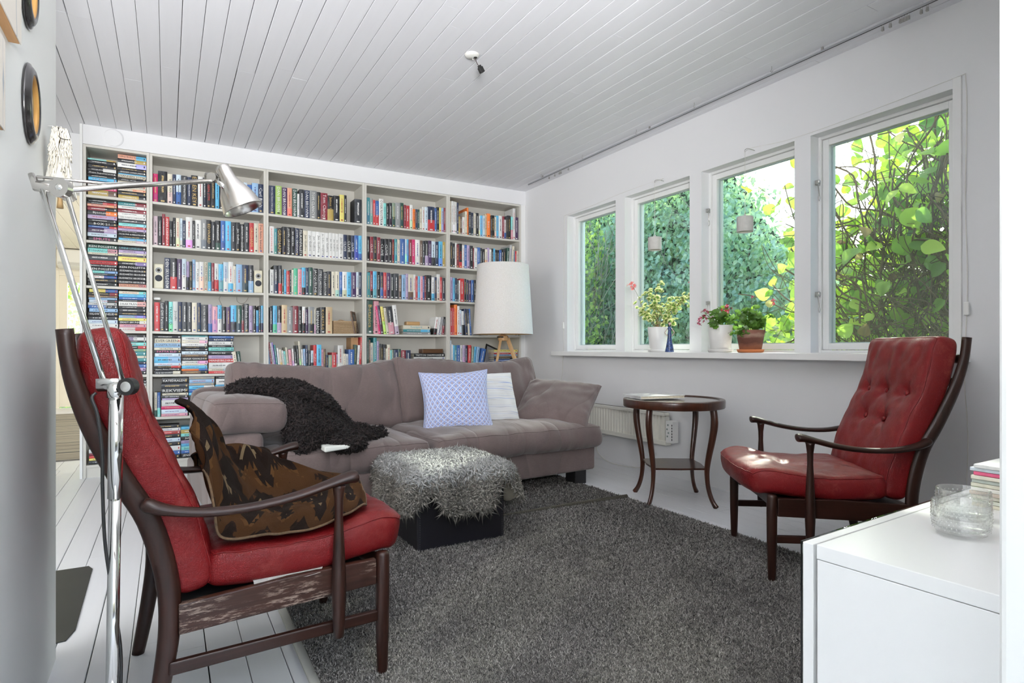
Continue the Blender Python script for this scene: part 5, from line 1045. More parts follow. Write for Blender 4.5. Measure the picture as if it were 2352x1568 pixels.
def bubble_glass(x, y, lab):
    t = thing('glass', lab, 'glass', (x, y, CT), 0, 'clear bubbled glass bowls on the cabinet'); r0, h = .0425, .058
    o = MB().lathe([(.001, .004), (.030, .003), (.037, .006), (.0405, .016), (r0, .03), (r0, h - .002), (r0 - .001, h), (r0 - .0026, h - .001), (r0 - .0032, .03), (r0 - .004, .016), (.034, .012), (.001, .0115)], (0,0,0), 56, close=False).build('bowl', GLASS, t, smooth=True)
    mb = MB()
    for j in range(8):
        for k in range(36):
            a = 2*math.pi*(k + .5*(j % 2))/36; z = .012 + j * .0052; rr = lerp([(0, .036), (.012, .040), (.03, r0), (.06, r0)], z) + .0002; c = Vector((rr*math.cos(a), rr*math.sin(a), z)); n = Vector((math.cos(a), math.sin(a), 0)); s = Vector((-n.y, n.x, 0)); u = Vector((0,0,1)); q = .0017
            mb.add([c + s*q, c + u*q, c - s*q, c - u*q, c + n*.0016], [(0,1,4),(1,2,4),(2,3,4),(3,0,4)])
    tag(mb.build('bubbles', BUBB, t, smooth=True), kind='stuff')
bubble_glass(1.180, .503, 'clear bubbled glass bowl on the white cabinet, the nearer of two'); bubble_glass(1.287, .545, 'clear bubbled glass bowl behind the first one on the white cabinet')
mg = random.Random(4); z = CT
magc = [(.70, .66, .52), (.6, .62, .52), (.72, .70, .60), (.5, .42, .35), (.74, .72, .66), (.66, .64, .52), (.42, .46, .42), (.70, .66, .55), (.62, .1, .2), (.60, .66, .72), (.76, .76, .74)]
for k in range(11):
    th = .0078; t = tag(MB().box((-.14, -.103, 0), (.14, .103, th - .0006)).build('magazine', simple('magazine %s' % 'abcdefghijk'[k], magc[k], .5, var=.12, vscale=40), bev=.0012), '%s magazine in the pile on the cabinet' % (['lowest', 'second lowest', 'third from the bottom', 'fourth from the bottom', 'fifth from the bottom', 'middle', 'fifth from the top', 'fourth from the top', 'third from the top, red-edged', 'second from the top, pale blue', 'topmost white'][k]), 'magazine', 'magazines piled on the cabinet')
    t.location = (1.565 + mg.uniform(-.004, .004), .488 + mg.uniform(-.004, .004), z); t.rotation_euler = (0, 0, R(mg.uniform(-1.5, 1.5))); z += th
# ---------------------------------------------------------------- near wall: round frames, canvases, angel
XW = -.285
def round_frame(y, z, lab):
    t = thing('round_frame', lab, 'picture frame', (XW, y, z), 0, 'round black frames on the near wall'); RY_ = Matrix.Rotation(R(90), 4, 'Y')
    t.scale = (.52, .77, .98)
    MB().lathe([(.078, .002), (.094, .002), (.096, .008), (.094, .016), (.088, .021), (.086, .026), (.080, .032), (.074, .034), (.070, .031), (.068, .026)], (0,0,0), 64, 0, RY_, close=False).build('frame', simple('ebonised wood', (.012, .011, .011), .22, Coat_Weight=.5), t, smooth=True)
    MB().lathe([(.069, .028), (.066, .029), (.062, .020), (.058, .012), (.056, .010)], (0,0,0), 64, 0, RY_, close=False).build('gilt_slip', simple('gilt', (.55, .30, .09), .35, .5), t, smooth=True)
    MB().lathe([(.001, .009), (.059, .009)], (0,0,0), 48, 0, RY_, close=False).build('picture', simple('faded portrait', (.42, .36, .27), .25, var=.5, vscale=22), t)
round_frame(1.793, 1.497, 'round black frame with gilt slip on the near wall, lower one above the lamp elbow'); round_frame(1.770, 1.762, 'round black frame with gilt slip at the top of the near wall')
CANV = NT('leaf print'); tc = CANV.co('Generated'); ss = CANV.n('SeparateXYZ'); CANV.l(tc, ss.inputs[0])
stem = CANV.math('COMPARE', CANV.math('ADD', ss.outputs[1], CANV.math('MULTIPLY', CANV.math('SINE', CANV.math('MULTIPLY', ss.outputs[2], 9.)), .03)), .82, .018); blade = CANV.math('LESS_THAN', CANV.math('ADD', CANV.math('MULTIPLY', CANV.math('ABSOLUTE', CANV.math('SUBTRACT', ss.outputs[1], .83)), 5.5), CANV.math('MULTIPLY', CANV.math('ABSOLUTE', CANV.math('SUBTRACT', ss.outputs[2], .52)), 1.9)), .42)
CANV.set(Base_Color=CANV.mix(CANV.math('MAXIMUM', CANV.math('MULTIPLY', stem, .6), blade), (.62, .58, .52), (.34, .36, .38)), Roughness=.8); CANV = CANV.mat
for y1, z0_, z1_, lab in ((1.600, 1.556, 1.95, 'pale canvas with a grey leaf print and wooden edge, top of the near wall'), (1.455, 1.33, 1.50, 'small pale canvas at the edge of view below the leaf print')):
    t = thing('canvas_print', lab, 'picture', (XW, 1.36, z0_)); box('canvas', (.019, 0, 0), (.021, y1 - 1.36, z1_ - z0_), CANV, t); box('stretcher', (.0, .002, .0), (.0185, y1 - 1.362, z1_ - z0_), wood('stretcher wood', (.42, .22, .09), (.55, .33, .15), 1, 1, .5, 0), t, .001)
tag(MB().tube([(XW, 2.075, 1.535), (XW + .012, 2.075, 1.537)], .0012, 6).build('nail', METAL), 'small bare nail beside the lower round frame', 'nail')
an = thing('angel_figure', 'handmade cream cloth angel with woollen hair and wire, hung on the near wall', 'ornament', (-.252, 2.015, 1.405)); an.scale = (1.0, 1.3, 1.12)
CLO = simple('muslin', (.72, .70, .64), .95, var=.06, vscale=40, bump=.3, bscale=200)
def dress(u, v):
    a = 2*math.pi*u; r_ = .012 + .034 * v ** .8 + .003 * math.sin(a*9) * v; return (r_ * math.cos(a) * .75, r_ * math.sin(a) + .012 * v, .06 - .115 * v - .010 * v * math.sin(a + 1))
grid_mesh('dress', dress, 48, 14, CLO, an, thick=.001)
MB().lathe([(.001, -.018), (.009, -.014), (.013, 0), (.011, .012), (.001, .018)], (.002, .0, .078), 16).build('head', wood('peg wood', (.4, .25, .1), (.55, .36, .18), 1, 2, .5, 0), an, smooth=True)
MB().tube([(.0, .006, -.03), (.0, .008, -.07), (.0, .009, -.092)], [.007, .0055, .008], 10).build('peg_leg', wood('peg wood2', (.35, .22, .08), (.5, .33, .16), 1, 2, .5, 0), an, smooth=True)
mb = MB(); g = random.Random(3)
for k in range(150):
    a = g.uniform(0, 2*math.pi); L = g.uniform(.05, .125) * (1.15 if math.sin(a) < -.1 else .62); r0 = g.uniform(.002, .014); p = Vector((r0*math.cos(a), r0*math.sin(a), .098)); pts = [p]; 
    for j in range(1, 7):
        u = j / 6; rr = .016 + .014 * u; pts.append(Vector((.002 + rr * math.cos(a) * .8 + g.uniform(-.004, .004), rr * math.sin(a) * 1.15 - .006 + g.uniform(-.005, .005), .098 - L * u + .006 * math.sin(j))))
    mb.tube(pts, .0013, 4)
tag(mb.build('hair', simple('wool yarn', (.66, .62, .53), 1, var=.12, vscale=60), an, smooth=True), kind='stuff')
WR = simple('black wire', (.03, .03, .03), .4, .6); w = [(0, .008, .105), (.006, -.006, .098), (.012, -.022, .088), (.004, -.034, .07), (.012, -.040, .062), (.02, -.02, .068), (.024, .0, .078), (.018, .008, .10)]
MB().tube(smooth_path(w), .0009, 5).build('wire', WR, an); mb = MB(); P = smooth_path([(.006, .022, .048), (.01, .036, .046), (.01, .050, .032), (.01, .056, .015), (.01, .070, .006), (.01, .082, .002), (.01, .06, .010), (.01, .045, .018), (.006, .03, .03)], 5); mb.tube(P, .0009, 5)
for p in P[::4]: mb.tube([p + Vector((-.003, -.002, .003)), p + Vector((.003, .002, -.003))], .0009, 4)
mb.build('wire', WR, an)
# ---------------------------------------------------------------- hearth plate, striped rag rug in the next room
hp = tag(MB().prism([(-1.0, 2.25), (-.275, 2.325), (-.258, 2.40), (-.268, 3.03), (-.285, 3.075), (-1.0, 3.075)], .0005, .004).build('hearth_plate', simple('black sheet steel', (.022, .024, .022), .5, 0, var=.2), bev=.001), 'black sheet-metal hearth plate on the floor behind the near wall', 'floor plate')
rm = NT('rag rug stripes'); s = rm.n('SeparateXYZ'); rm.l(rm.co('Object'), s.inputs[0]); k1 = rm.n('TexNoise', noise_dimensions='1D'); rm.l(s.outputs[1], k1.inputs['W']); k1.inputs['Scale'].default_value = 14; k1.inputs['Detail'].default_value = 3
k2 = rm.noise(rm.co('Object', (4, 60, 1)), 3, 2); rm.set(Base_Color=rm.mix(.25, rm.ramp(k1.outputs['Fac'], [(.36, (.05, .055, .06)), (.44, (.26, .23, .17)), (.50, (.46, .42, .33)), (.56, (.12, .12, .11)), (.64, (.40, .36, .28))]), rm.ramp(k2, [(.3, (.1, .1, .1)), (.7, (.45, .42, .36))])), Roughness=1)
tag(box('rag_rug', (-2.4, 6.05, .001), (-.35, 10.3, .012), rm.mat, None, .003), 'long striped rag rug on the floor of the next room', 'rug')
# ---------------------------------------------------------------- plants on the sill
def leaf_mesh(name, kind, size, seed=0):
    """round scalloped geranium leaf, cupped, with a notch at the stalk"""
    V = []; F = []; C = []; g = random.Random(seed); n = 14; rings = (0, .45, .8, 1.0)
    V.append((0, 0, 0)); C.append(1)
    for ri, q in enumerate(rings[1:]):
        for k in range(n):
            a = -math.pi/2 + .25 + (2*math.pi - .5) * k / (n - 1); r = size * q * (1 + .10 * math.cos(a * 7) * q) * (.75 + .25 * abs(math.sin((a + math.pi/2) / 2)))
            V.append((r*math.cos(a), r*math.sin(a) + size*.15, size * (.32 * q * q + .07 * math.sin(a * 5) * q))); C.append(1 - q)
    for k in range(n - 1): F.append((0, 1 + k, 2 + k))
    for ri in range(2):
        o = 1 + ri * n
        for k in range(n - 1): F.append((o + k, o + n + k, o + n + k + 1, o + k + 1))
    me = bpy.data.meshes.new('leaf'); me.from_pydata(V, [], F)
    if kind == 'var':
        cols = []
        for c in C: m = 1 if c > .32 else 0; cols += [*((.12, .24, .045) if m else (.72, .68, .42)), 1]
    else:
        cols = []
        for c in C: cols += [*(tuple(x * (.85 + .5 * c) for x in (.10, .22, .035))), 1]
    me.attributes.new('col', 'FLOAT_COLOR', 'POINT').data.foreach_set('color', cols); me.polygons.foreach_set('use_smooth', [True]*len(F)); me.materials.append(LEAF); me.update(); return me
def leaf_material(name, attr=True, hue=None, tr=.45):
    m = NT(name); oi = m.n('ObjectInfo')
    if attr: base = m.n('Attribute', attribute_name='col').outputs['Color']
    else: base = m.ramp(oi.outputs['Random'], hue); base.node.color_ramp.interpolation = 'LINEAR'
    hs = m.n('HueSaturation'); m.l(base, hs.inputs['Color']); m.l(m.math('ADD', .75, m.math('MULTIPLY', oi.outputs['Random'], .5)), hs.inputs['Value']); base = hs.outputs[0]
    d = m.n('BsdfDiffuse'); m.l(base, d.inputs[0]); t = m.n('BsdfTranslucent'); tb = m.mix(1.0, base, (1.0, 1.15, .55), 'MULTIPLY'); g2 = m.n('Gamma'); m.l(tb, g2.inputs[0]); g2.inputs[1].default_value = .72; m.l(g2.outputs[0], t.inputs[0])
    gl = m.n('BsdfGlossy'); gl.inputs['Roughness'].default_value = .35; x = m.n('MixShader'); x.inputs[0].default_value = tr; m.l(d.outputs[0], x.inputs[1]); m.l(t.outputs[0], x.inputs[2])
    y = m.n('MixShader'); y.inputs[0].default_value = .05; m.l(x.outputs[0], y.inputs[1]); m.l(gl.outputs[0], y.inputs[2]); m.l(y.outputs[0], m.t.nodes['Material Output'].inputs[0]); return m.mat
LEAF = leaf_material('geranium leaf')
STEM = simple('green stem', (.16, .20, .06), .7, var=.2); STEMB = simple('woody stem', (.22, .15, .08), .8, var=.2)
def petal_cluster(name, c, r_, n, col, parent, seed, col2=None):
    g = random.Random(seed); mb = MB(); cols = []
    for k in range(n):
        d = Vector((g.gauss(0, 1), g.gauss(0, 1), g.gauss(0, .8))).normalized(); p = Vector(c) + d * r_ * g.uniform(.35, 1); s = r_ * g.uniform(.28, .42) * (1 if n > 8 else 1.5)
        u = d.cross(Vector((g.random(), g.random(), g.random()))).normalized(); v = d.cross(u)
        for q in range(5):
            a = 2*math.pi*q/5; e = u*math.cos(a) + v*math.sin(a); f = u*math.cos(a+.55) + v*math.sin(a+.55); h = u*math.cos(a-.55) + v*math.sin(a-.55)
            mb.add([p, p + h*s*.75 + d*s*.2, p + e*s*1.1 + d*s*.35, p + f*s*.75 + d*s*.2], [(0, 1, 2, 3)], 0 if (q + k) % 3 or not col2 else 1)
    return tag(mb.build(name, [col, col2 or col], parent), kind='stuff')
def plant(name, lab, loc, stems, leaf, nleaf, size, pot, seed, flowers, group=None, spread=.045, stemmat=None):
    t = thing(name, lab, 'potted plant', loc, 0, group); g = random.Random(seed)
    me = [leaf_mesh('leaf', leaf, size * s, i) for i, s in enumerate((1, .8, .62))]
    S = []
    for pts in stems:
        P = smooth_path(pts, 5); n = len(P); MB().tube(P, [.0035 - .002 * i / (n-1) for i in range(n)], 6).build('stem', stemmat or STEM, t, smooth=True); S.append(P)
    for k in range(nleaf):
        P = g.choice(S); f = g.uniform(.32, 1.0) ** .7; p = P[int(f * (len(P) - 1))]; d = Vector((g.gauss(0, 1), g.gauss(0, 1), g.gauss(.25, .7))).normalized(); q = p + d * g.uniform(.3, 1) * spread
        nrm = (d * .5 + Vector((g.gauss(0, .35) - .55, g.gauss(0, .35) - .35, .75))).normalized(); o = link('leaf', g.choice(me), t); M = nrm.to_track_quat('Z', 'Y').to_matrix().to_4x4() @ Matrix.Rotation(g.uniform(0, 6.28), 4, 'Z'); M.translation = q; o.matrix_local = M
    for c, r_, n, col, col2 in flowers:
        near = min((P[-1] for P in S), key=lambda e: (e - Vector(c)).length); MB().tube(smooth_path([near, near.lerp(Vector(c), .5) + Vector((0, 0, .006)), c], 4), .0011, 5).build('flower_stalk', STEM, t)
        petal_cluster('flowers', c, r_, n, col, t, seed + n, col2)
    return t
def pot(t, r0, r1, h, mat, saucer, name='pot'):
    z = .018
    MB().lathe([(r0 * .96, z - .006), (r0, z - .004), (r1, z + h - .002), (r1 - .001, z + h), (r1 - .005, z + h), (r1 - .006, z + h - .012), (r1 * .8, z + h - .016)], (0,0,0), 40, close=False).build('pot', mat, t, smooth=True)
    MB().lathe([(r0 + .000, .0), (r0 + .010, .001), (r0 + .016, .016), (r0 + .016, .020), (r0 + .012, .020), (r0 + .008, .008), (.001, .006)], (0,0,0), 40, close=False).build('saucer', saucer, t, smooth=True)
    MB().lathe([(.001, z + h - .014), (r1 * .9, z + h - .016)], (0,0,0), 24, close=False).build('soil', simple('soil', (.03, .02, .015), 1, var=.4, vscale=80, bump=.5), t)
WP = simple('white glazed pot', (.80, .79, .77), .35, var=.01)
CORAL = simple('coral petals', (.85, .22, .20), .7, Subsurface_Weight=.1); REDP = simple('crimson petals', (.72, .04, .08), .7); PINKP = simple('pink petals', (.80, .30, .42), .7); DARKP = simple('dark crimson petals', (.32, .01, .05), .7)
rr, ff = Vector((.866, -.5, 0)), Vector((.5, .866, 0))
def S_(*pts): return [tuple(rr * a + ff * f + Vector((0, 0, z))) for a, z, f in pts]
st = [S_((0,.15,0),(-.03,.22,.01),(-.10,.30,.0),(-.13,.38,.01)), S_((.0,.15,0),(.0,.25,0),(-.02,.38,-.01),(.0,.50,0)), S_((0,.15,0),(.05,.24,.0),(.12,.32,0),(.21,.36,.01)), S_((.01,.15,0),(.08,.26,-.01),(.16,.36,-.02),(.22,.40,-.01)), S_((0,.15,0),(-.04,.2,-.01),(-.07,.24,.0),(-.10,.26,.0)),
      S_((0,.15,0),(-.01,.22,.01),(.03,.30,.02),(.08,.38,.0)), S_((0,.15,0),(.03,.19,0),(.08,.22,.0),(.10,.22,0)), S_((0,.15,0),(-.02,.28,.0),(-.07,.36,.0),(-.06,.42,.0)), S_((0,.15,0),(.01,.22,-.02),(.02,.27,-.02),(-.03,.33,-.02))]
pA = plant('variegated_geranium', 'tall variegated geranium with cream-edged leaves in a white pot', (3.055, 3.195, SZ), st, 'var', 230, .0225, None, 11, [(S_((-.185, .475, .0))[0], .036, 14, CORAL, None), (S_((.245, .49, .0))[0], .027, 9, CORAL, None), (S_((.255, .535, .0))[0], .014, 4, CORAL, None)], 'potted plants on the window sill', .05, STEMB)
pot(pA, .058, .072, .160, WP, WP)
st = [S_((0,.14,0),(-.04,.20,.0),(-.09,.24,.0)), S_((0,.14,0),(.0,.21,0),(.0,.26,0)), S_((0,.14,0),(.06,.19,0),(.10,.22,0)), S_((.02,.14,-.02),(.05,.17,-.03),(.07,.14,-.05)), S_((0,.14,0),(-.03,.18,-.03),(-.06,.20,-.04)), S_((0,.14,0),(.03,.20,.03),(.05,.25,.03))]
pB = plant('geranium', 'geranium with crimson and pink flowers in a tall white pot', (3.055, 2.635, SZ), st, 'g', 80, .027, None, 17, [(S_((-.125, .205, -.01))[0], .036, 13, DARKP, PINKP), (S_((-.10, .255, -.01))[0], .024, 8, DARKP, PINKP), (S_((.03, .265, -.02))[0], .036, 14, REDP, PINKP), (S_((-.05, .14, -.03))[0], .014, 5, DARKP, PINKP), (S_((-.06, .215, -.03))[0], .016, 5, DARKP, PINKP)], 'potted plants on the window sill', .045)
pot(pB, .063, .076, .155, WP, WP)
st = [S_((0,.11,0),(-.04,.17,.0),(-.08,.22,.0)), S_((0,.11,0),(.0,.2,0),(.0,.24,0)), S_((0,.11,0),(.06,.17,0),(.10,.22,0)), S_((0,.11,0),(-.04,.13,-.03),(-.09,.10,-.03)), S_((0,.11,0),(.03,.17,.03),(.05,.23,.03)), S_((0,.11,0),(.02,.16,-.03),(.04,.19,-.03))]
pC = plant('geranium', 'bushy green geranium in a weathered terracotta pot', (3.05, 2.405, SZ), st, 'g', 95, .029, None, 23, [(S_((.13, .30, -.01))[0], .020, 8, REDP, PINKP), (S_((.012, .335, .0))[0], .012, 4, DARKP, PINKP)], 'potted plants on the window sill', .048)
tc_ = NT('weathered terracotta'); s = tc_.n('SeparateXYZ'); tc_.l(tc_.co('Object'), s.inputs[0]); nn = tc_.noise(tc_.co('Object', (8, 8, 20)), 3, 4, .6)
bnd = tc_.math('ADD', tc_.math('MULTIPLY', s.outputs[2], 7.0), tc_.math('MULTIPLY', nn, .25)); tc_.set(Base_Color=tc_.ramp(bnd, [(.25, (.36, .12, .05)), (.42, (.24, .09, .05)), (.55, (.12, .04, .025)), (.72, (.14, .05, .03)), (.86, (.33, .20, .15)), (.98, (.22, .09, .06))]), Roughness=.75)
pot(pC, .062, .083, .118, tc_.mat, simple('terracotta', (.60, .20, .07), .6))
# figurine
fg = thing('figurine', 'slim ceramic lady in a blue dress, hands on hips, on the sill', 'figurine', (3.03, 3.055, SZ), R(-120))
BLU = simple('speckled blue glaze', (.03, .06, .18), .3, var=.9, vscale=90); SKN = simple('pale glaze', (.55, .42, .36), .3, var=.08); BLKG = simple('black glaze', (.015, .012, .015), .25)
MB().lathe([(.001, 0), (.030, .0), (.031, .003), (.024, .04), (.017, .08), (.013, .105), (.0145, .12), (.012, .135), (.010, .148), (.014, .165), (.012, .172), (.005, .178)], (0,0,0), 24, close=False).build('dress', BLU, fg, smooth=True)
MB().tube(smooth_path([(0, 0, .172), (0, 0, .185), (0, 0, .190)], 3), [.0045]*7, 10).build('neck', SKN, fg, smooth=True); hdm = MB().lathe([(.001, -.013), (.006, -.011), (.0085, -.002), (.008, .006), (.001, .012)], (.001, 0, .197), 16, close=False).build('head', SKN, fg, smooth=True)
MB().lathe([(.010, -.022), (.0105, -.004), (.0100, .006), (.0085, .012), (.001, .016)], (-.0035, 0, .197), 16, close=False).build('hair', BLKG, hdm, smooth=True); MB().lathe([(.001, -.002), (.0025, 0), (.001, .002)], (.0088, 0, .1915), 8).build('lips', REDP, hdm)
for s_y in (-1, 1): MB().tube(smooth_path([(0, s_y*.012, .166), (.0, s_y*.030, .142), (.0, s_y*.031, .132), (.004, s_y*.014, .112)], 5), .0032, 8).build('arm', SKN, fg, smooth=True)
# ---------------------------------------------------------------- outside: climbing vine close to the panes
def vleaf(name, s, seed, fold=.25, mat=None):
    g = random.Random(seed); n = 9; out = []
    for k in range(n):
        u = k / (n - 1); w_ = math.sin(math.pi * u ** .8) ** .85 * .46 * (1 - .15 * u); out.append((u, w_))
    V = []; F = []
    for u, w_ in out:
        bend = -.18 * u * u
        for t in (-1, -.5, 0, .5, 1): V.append((w_ * t * s, (u - .05) * s, s * (bend + fold * abs(t) * w_ + .03 * math.sin(u * 9 + t * 4 + seed))))
    for k in range(n - 1):
        for j in range(4): a = k * 5 + j; F.append((a, a + 1, a + 6, a + 5))
    me = bpy.data.meshes.new('leaf'); me.from_pydata(V, [], F); me.polygons.foreach_set('use_smooth', [True]*len(F)); me.materials.append(mat); me.update(); return me
VL = leaf_material('vine leaf', False, [(.0, (.08, .20, .03)), (.35, (.22, .42, .05)), (.7, (.40, .60, .08)), (1.0, (.55, .68, .12))], .66)
VD = leaf_material('dry leaf', False, [(.0, (.22, .10, .05)), (.5, (.50, .38, .18)), (1.0, (.62, .50, .26))], .4)
VS = simple('vine stem', (.13, .085, .05), .85, var=.35, vscale=20)
vi = thing('climbing_vine', 'climbing vine with large backlit leaves outside the nearest casement', 'climbing plant', (3.9, 1.5, 0))
g = random.Random(12); lm = [vleaf('leaf', s, i, f, VL) for i, (s, f) in enumerate(((.135, .25), (.115, .1), (.095, .3), (.075, .15), (.125, .05)))]; ldm = [vleaf('leaf', s, 9 + i, .8, VD) for i, s in enumerate((.085, .065))]
base = Vector((3.9, 1.5, 0)); mb = MB(); heads = []
def dens(y, z):       # thick at the near side of the casement and low down, thin towards the sky
    if z > 1.72 and y > 2.22 - (z - 1.72) * .35: return .05
    return max(0, min(1, (2.42 - y) * 1.5 + (1.80 - z) * .9 + .12))
for k in range(420):     # tangle of old stems
    y0 = g.uniform(1.35, 2.15) ; p = Vector((g.uniform(3.75, 4.15), y0, g.uniform(.2, 1.2))); pts = [p]; d = Vector((g.uniform(-.1,.1), g.uniform(-.3,.3), 1)).normalized()
    for j in range(9):
        d = (d + Vector((g.gauss(0, .35), g.gauss(0, .45), g.gauss(.08, .45)))).normalized(); p = p + d * .16
        if p.x < 3.62: p.x = 3.66
        if p.x > 4.25: p.x = 4.2
        pts.append(p.copy())
    mb.tube([q - base for q in smooth_path(pts, 3)], g.choice((.002, .0025, .003, .004, .006)), 5)
for k in range(20):      # shoots reaching along the window
    p = Vector((g.uniform(3.72, 4.0), g.uniform(1.8, 2.2), g.uniform(.9, 2.3))); pts = [p]; d = Vector((0, .8, g.uniform(-.1, .6))).normalized()
    for j in range(6): d = (d + Vector((g.gauss(0, .2), g.gauss(0, .25), g.gauss(0, .3)))).normalized(); p = p + d * .12; pts.append(p.copy())
    mb.tube([q - base for q in smooth_path(pts, 3)], .0022, 5); heads += pts
tag(mb.build('stems', VS, vi, smooth=True), kind='stuff')
def put_leaf(t, p, me, b):
    nrm = Vector((g.gauss(-.5, .5), g.gauss(-.25, .5), g.gauss(.35, .5))).normalized(); o = link('leaf', me, t); M = nrm.to_track_quat('Z', 'Y').to_matrix().to_4x4() @ Matrix.Rotation(g.uniform(0, 6.28), 4, 'Z'); M.translation = p - b; o.matrix_local = M; s = g.uniform(.7, 1.15); o.scale = (s, s, s)
cnt = 0
while cnt < 288:
    y, z = g.uniform(1.5, 2.68), g.uniform(.75, 2.45); 
    if g.random() > dens(y, z) ** 1.2: continue
    x = g.uniform(3.52, 4.10); put_leaf(vi, Vector((x, y, z)), g.choice(ldm) if g.random() < .09 else g.choice(lm), base); cnt += 1
mb = MB()      # the deeper leaves of the vine, past the ones told apart
for k in range(2300):
    for _ in range(40):
        y, z = g.uniform(1.5, 3.5), g.uniform(.3, 2.9)
        if g.random() < max(.0, dens(y - .52, z)) ** 1.1: break
    me = g.choice(ldm if g.random() < .07 else lm); x = g.uniform(4.1, 4.9); nrm = Vector((g.gauss(-.5, .5), g.gauss(-.2, .5), g.gauss(.4, .5))).normalized(); M = nrm.to_track_quat('Z', 'Y').to_matrix().to_4x4() @ Matrix.Rotation(g.uniform(0, 6.28), 4, 'Z'); M.translation = Vector((x, y, z)) - base
    mb.add([M @ v.co for v in me.vertices], [tuple(p.vertices) for p in me.polygons])
def leaf_mass(name, lo_, hi_, tr=.55, sc=3):
    m = NT(name); k = m.n('TexWhiteNoise'); q = m.n('VectorMath', operation='SNAP'); m.l(m.co(), q.inputs[0]); q.inputs[1].default_value = (.07, .07, .07); m.l(q.outputs[0], k.inputs[0]); b = m.ramp(k.outputs[0], [(0, lo_), (1, hi_)]); big = m.noise(m.co(), sc, 2)
    b = m.mix(m.ramp(big, [(.4, 0.), (.6, .5)]), b, m.mix(.5, lo_, hi_)); d = m.n('BsdfDiffuse'); m.l(b, d.inputs[0]); t = m.n('BsdfTranslucent'); m.l(m.mix(1., b, (1.1, 1.2, .6), 'MULTIPLY'), t.inputs[0]); gl = m.n('BsdfGlossy'); gl.inputs['Roughness'].default_value = .3
    x = m.n('MixShader'); x.inputs[0].default_value = tr; m.l(d.outputs[0], x.inputs[1]); m.l(t.outputs[0], x.inputs[2]); y = m.n('MixShader'); y.inputs[0].default_value = .06; m.l(x.outputs[0], y.inputs[1]); m.l(gl.outputs[0], y.inputs[2]); m.l(y.outputs[0], m.t.nodes['Material Output'].inputs[0]); return m.mat
tag(mb.build('deep_leaves', leaf_mass('deep vine leaves', (.14, .28, .03), (.62, .76, .12), .62), vi, smooth=True), kind='stuff')
# shoot hanging into the view of the third casement
v2 = thing('vine_shoot', 'yellow-green vine shoot hanging before the third casement', 'climbing plant', (3.6, 2.2, 0)); b2 = Vector((3.6, 2.2, 0)); mb = MB()
for pts in ([(3.75, 2.50, 1.85), (3.68, 2.60, 1.55), (3.62, 2.70, 1.25), (3.60, 2.72, 1.0)], [(3.72, 2.42, 1.5), (3.66, 2.54, 1.2), (3.60, 2.62, 1.0), (3.58, 2.68, .86)], [(3.75, 2.42, 1.95), (3.7, 2.52, 1.75), (3.66, 2.6, 1.62)]):
    P = smooth_path([Vector(p) - b2 for p in pts], 6); mb.tube(P, .0018, 5)
    for q in P[::2]:
        for _ in range(1): put_leaf(v2, q + b2 + Vector((g.gauss(0, .02), g.gauss(0, .035), g.gauss(0, .02))), g.choice(lm[2:4]), b2)
mb.build('stem', VS, v2)
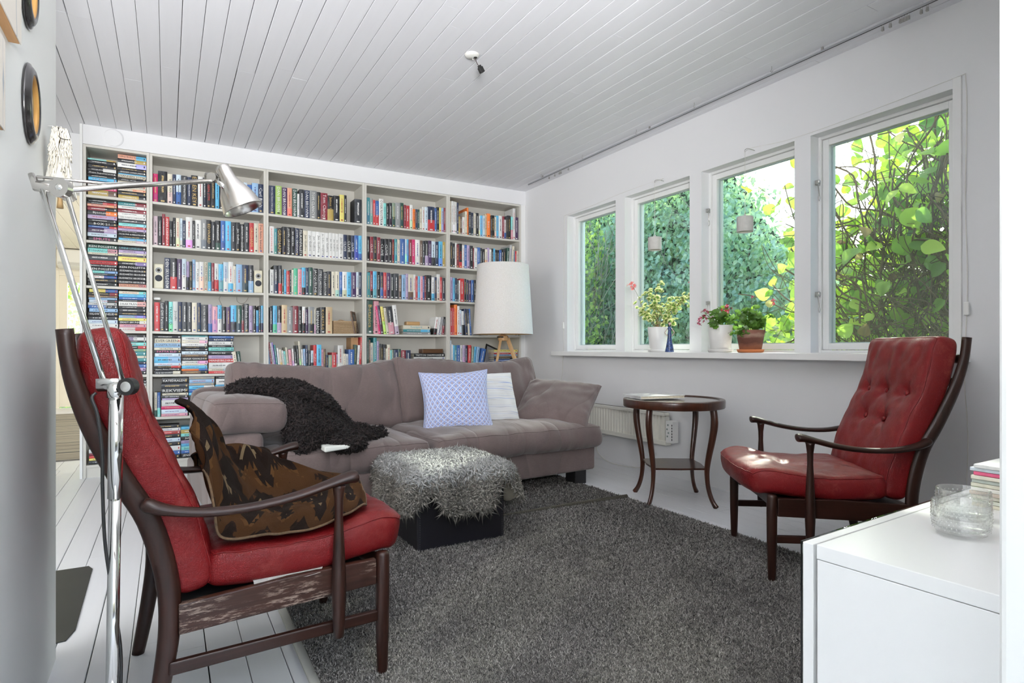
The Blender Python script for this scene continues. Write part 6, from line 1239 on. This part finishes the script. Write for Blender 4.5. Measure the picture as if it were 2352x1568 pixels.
# hedge of small teal-green leaves, a few metres behind the glass
def hedge(name, lab, x0, x1, y0, y1, top, n, size, mat, seed, bulge=.5, core=True):
    rg = np.random.default_rng(seed); Y = rg.uniform(y0, y1, n); tz = np.array([top(a) for a in Y]); Z = -.45 + (tz + .45) * rg.uniform(0, 1, n) ** .95
    X = x0 + (x1 - x0) * rg.uniform(0, 1, n) ** 1.6 + np.array([bulge * (nz(a * .9, b * 1.1, seed) + .4 * nz(a * 3, b * 3, seed)) for a, b in zip(Y, Z)])
    P = np.stack([X, Y, Z], 1); N = rg.normal(size=(n, 3)) * .65 + [-.75, -.25, .35]; N /= np.linalg.norm(N, axis=1)[:, None]; D = rg.normal(size=(n, 3)) * .5 + [0, 0, -.9]; D -= N * (D * N).sum(1)[:, None]; D /= np.linalg.norm(D, axis=1)[:, None]; S = np.cross(D, N)
    L = (size * rg.uniform(.7, 1.3, n))[:, None]; Wd = L * .34; V = np.stack([P, P + D*L*.35 + S*Wd - N*L*.08, P + D*L + N*L*.05, P + D*L*.35 - S*Wd - N*L*.08], 1)
    me = bpy.data.meshes.new(name); me.vertices.add(n*4); me.vertices.foreach_set('co', V.ravel()); F = (np.array([[0, 1, 2], [0, 2, 3]])[None] + (np.arange(n)*4)[:, None, None]).reshape(-1)
    me.loops.add(len(F)); me.loops.foreach_set('vertex_index', F.astype(np.int32)); me.polygons.add(len(F)//3); me.polygons.foreach_set('loop_start', (np.arange(len(F)//3)*3).astype(np.int32)); me.update(calc_edges=True); me.materials.append(mat)
    o = link(name, me); tag(o, lab, 'hedge', None, 'stuff')
    mb = MB(); rgg = random.Random(seed)
    for k in range(420):
        y = rgg.uniform(y0, y1); t = top(y) ; p = Vector((rgg.uniform(x0 + .1, x1), y, rgg.uniform(-.4, t * .7))); pts = [p]; d = Vector((rgg.gauss(-.1, .3), rgg.gauss(0, .4), 1)).normalized()
        for j in range(5): d = (d + Vector((rgg.gauss(0, .2), rgg.gauss(0, .3), rgg.gauss(0, .2)))).normalized(); p = p + d * .25; pts.append(p.copy())
        mb.tube(pts, rgg.choice((.003, .004, .006)), 4)
    tag(mb.build('branches', simple(name + ' twigs', (.30, .27, .22), .9, var=.4, vscale=6), o), kind='stuff')
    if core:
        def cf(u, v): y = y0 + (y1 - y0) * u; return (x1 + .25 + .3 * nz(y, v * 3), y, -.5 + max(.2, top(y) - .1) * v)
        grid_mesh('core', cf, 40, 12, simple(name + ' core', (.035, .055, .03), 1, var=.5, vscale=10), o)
    return o
HG = leaf_mass('hedge leaves', (.18, .33, .25), (.62, .78, .60), .45, 1.2)
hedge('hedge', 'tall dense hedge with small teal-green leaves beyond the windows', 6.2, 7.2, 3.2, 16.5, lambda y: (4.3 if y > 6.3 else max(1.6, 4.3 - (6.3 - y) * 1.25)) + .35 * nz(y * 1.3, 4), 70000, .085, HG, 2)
HL = leaf_mass('bright bush leaves', (.28, .45, .09), (.78, .90, .30), .55, 2)
hedge('bush', 'bright green bush beyond the far casement', 5.3, 5.9, 7.2, 9.6, lambda y: 2.9, 9000, .075, HL, 7, .15, False)
# trees beyond the door of the next room
hedge('shrubs', 'green shrubs seen through the glazed door', -99, -99, 0, 1, lambda y: 1, 0, .1, HG, 3) if False else None
rg = np.random.default_rng(5); n = 9000; P = rg.normal(size=(n, 3)) * [1.8, .8, 1.4] + [-1.2, 16.5, 1.8]; N = rg.normal(size=(n, 3)); N /= np.linalg.norm(N, axis=1)[:, None]; D = np.cross(N, rg.normal(size=(n, 3))); D /= np.linalg.norm(D, axis=1)[:, None]; S = np.cross(D, N); L = .11
V = np.stack([P, P + D*L*.4 + S*L*.35, P + D*L, P + D*L*.4 - S*L*.35], 1); me = bpy.data.meshes.new('tree'); me.from_pydata(V.reshape(-1, 3).tolist(), [], [(4*i, 4*i+1, 4*i+2, 4*i+3) for i in range(n)]); me.materials.append(HL); tag(link('garden_tree', me), 'green garden tree seen through the glazed door', 'tree', None, 'stuff')
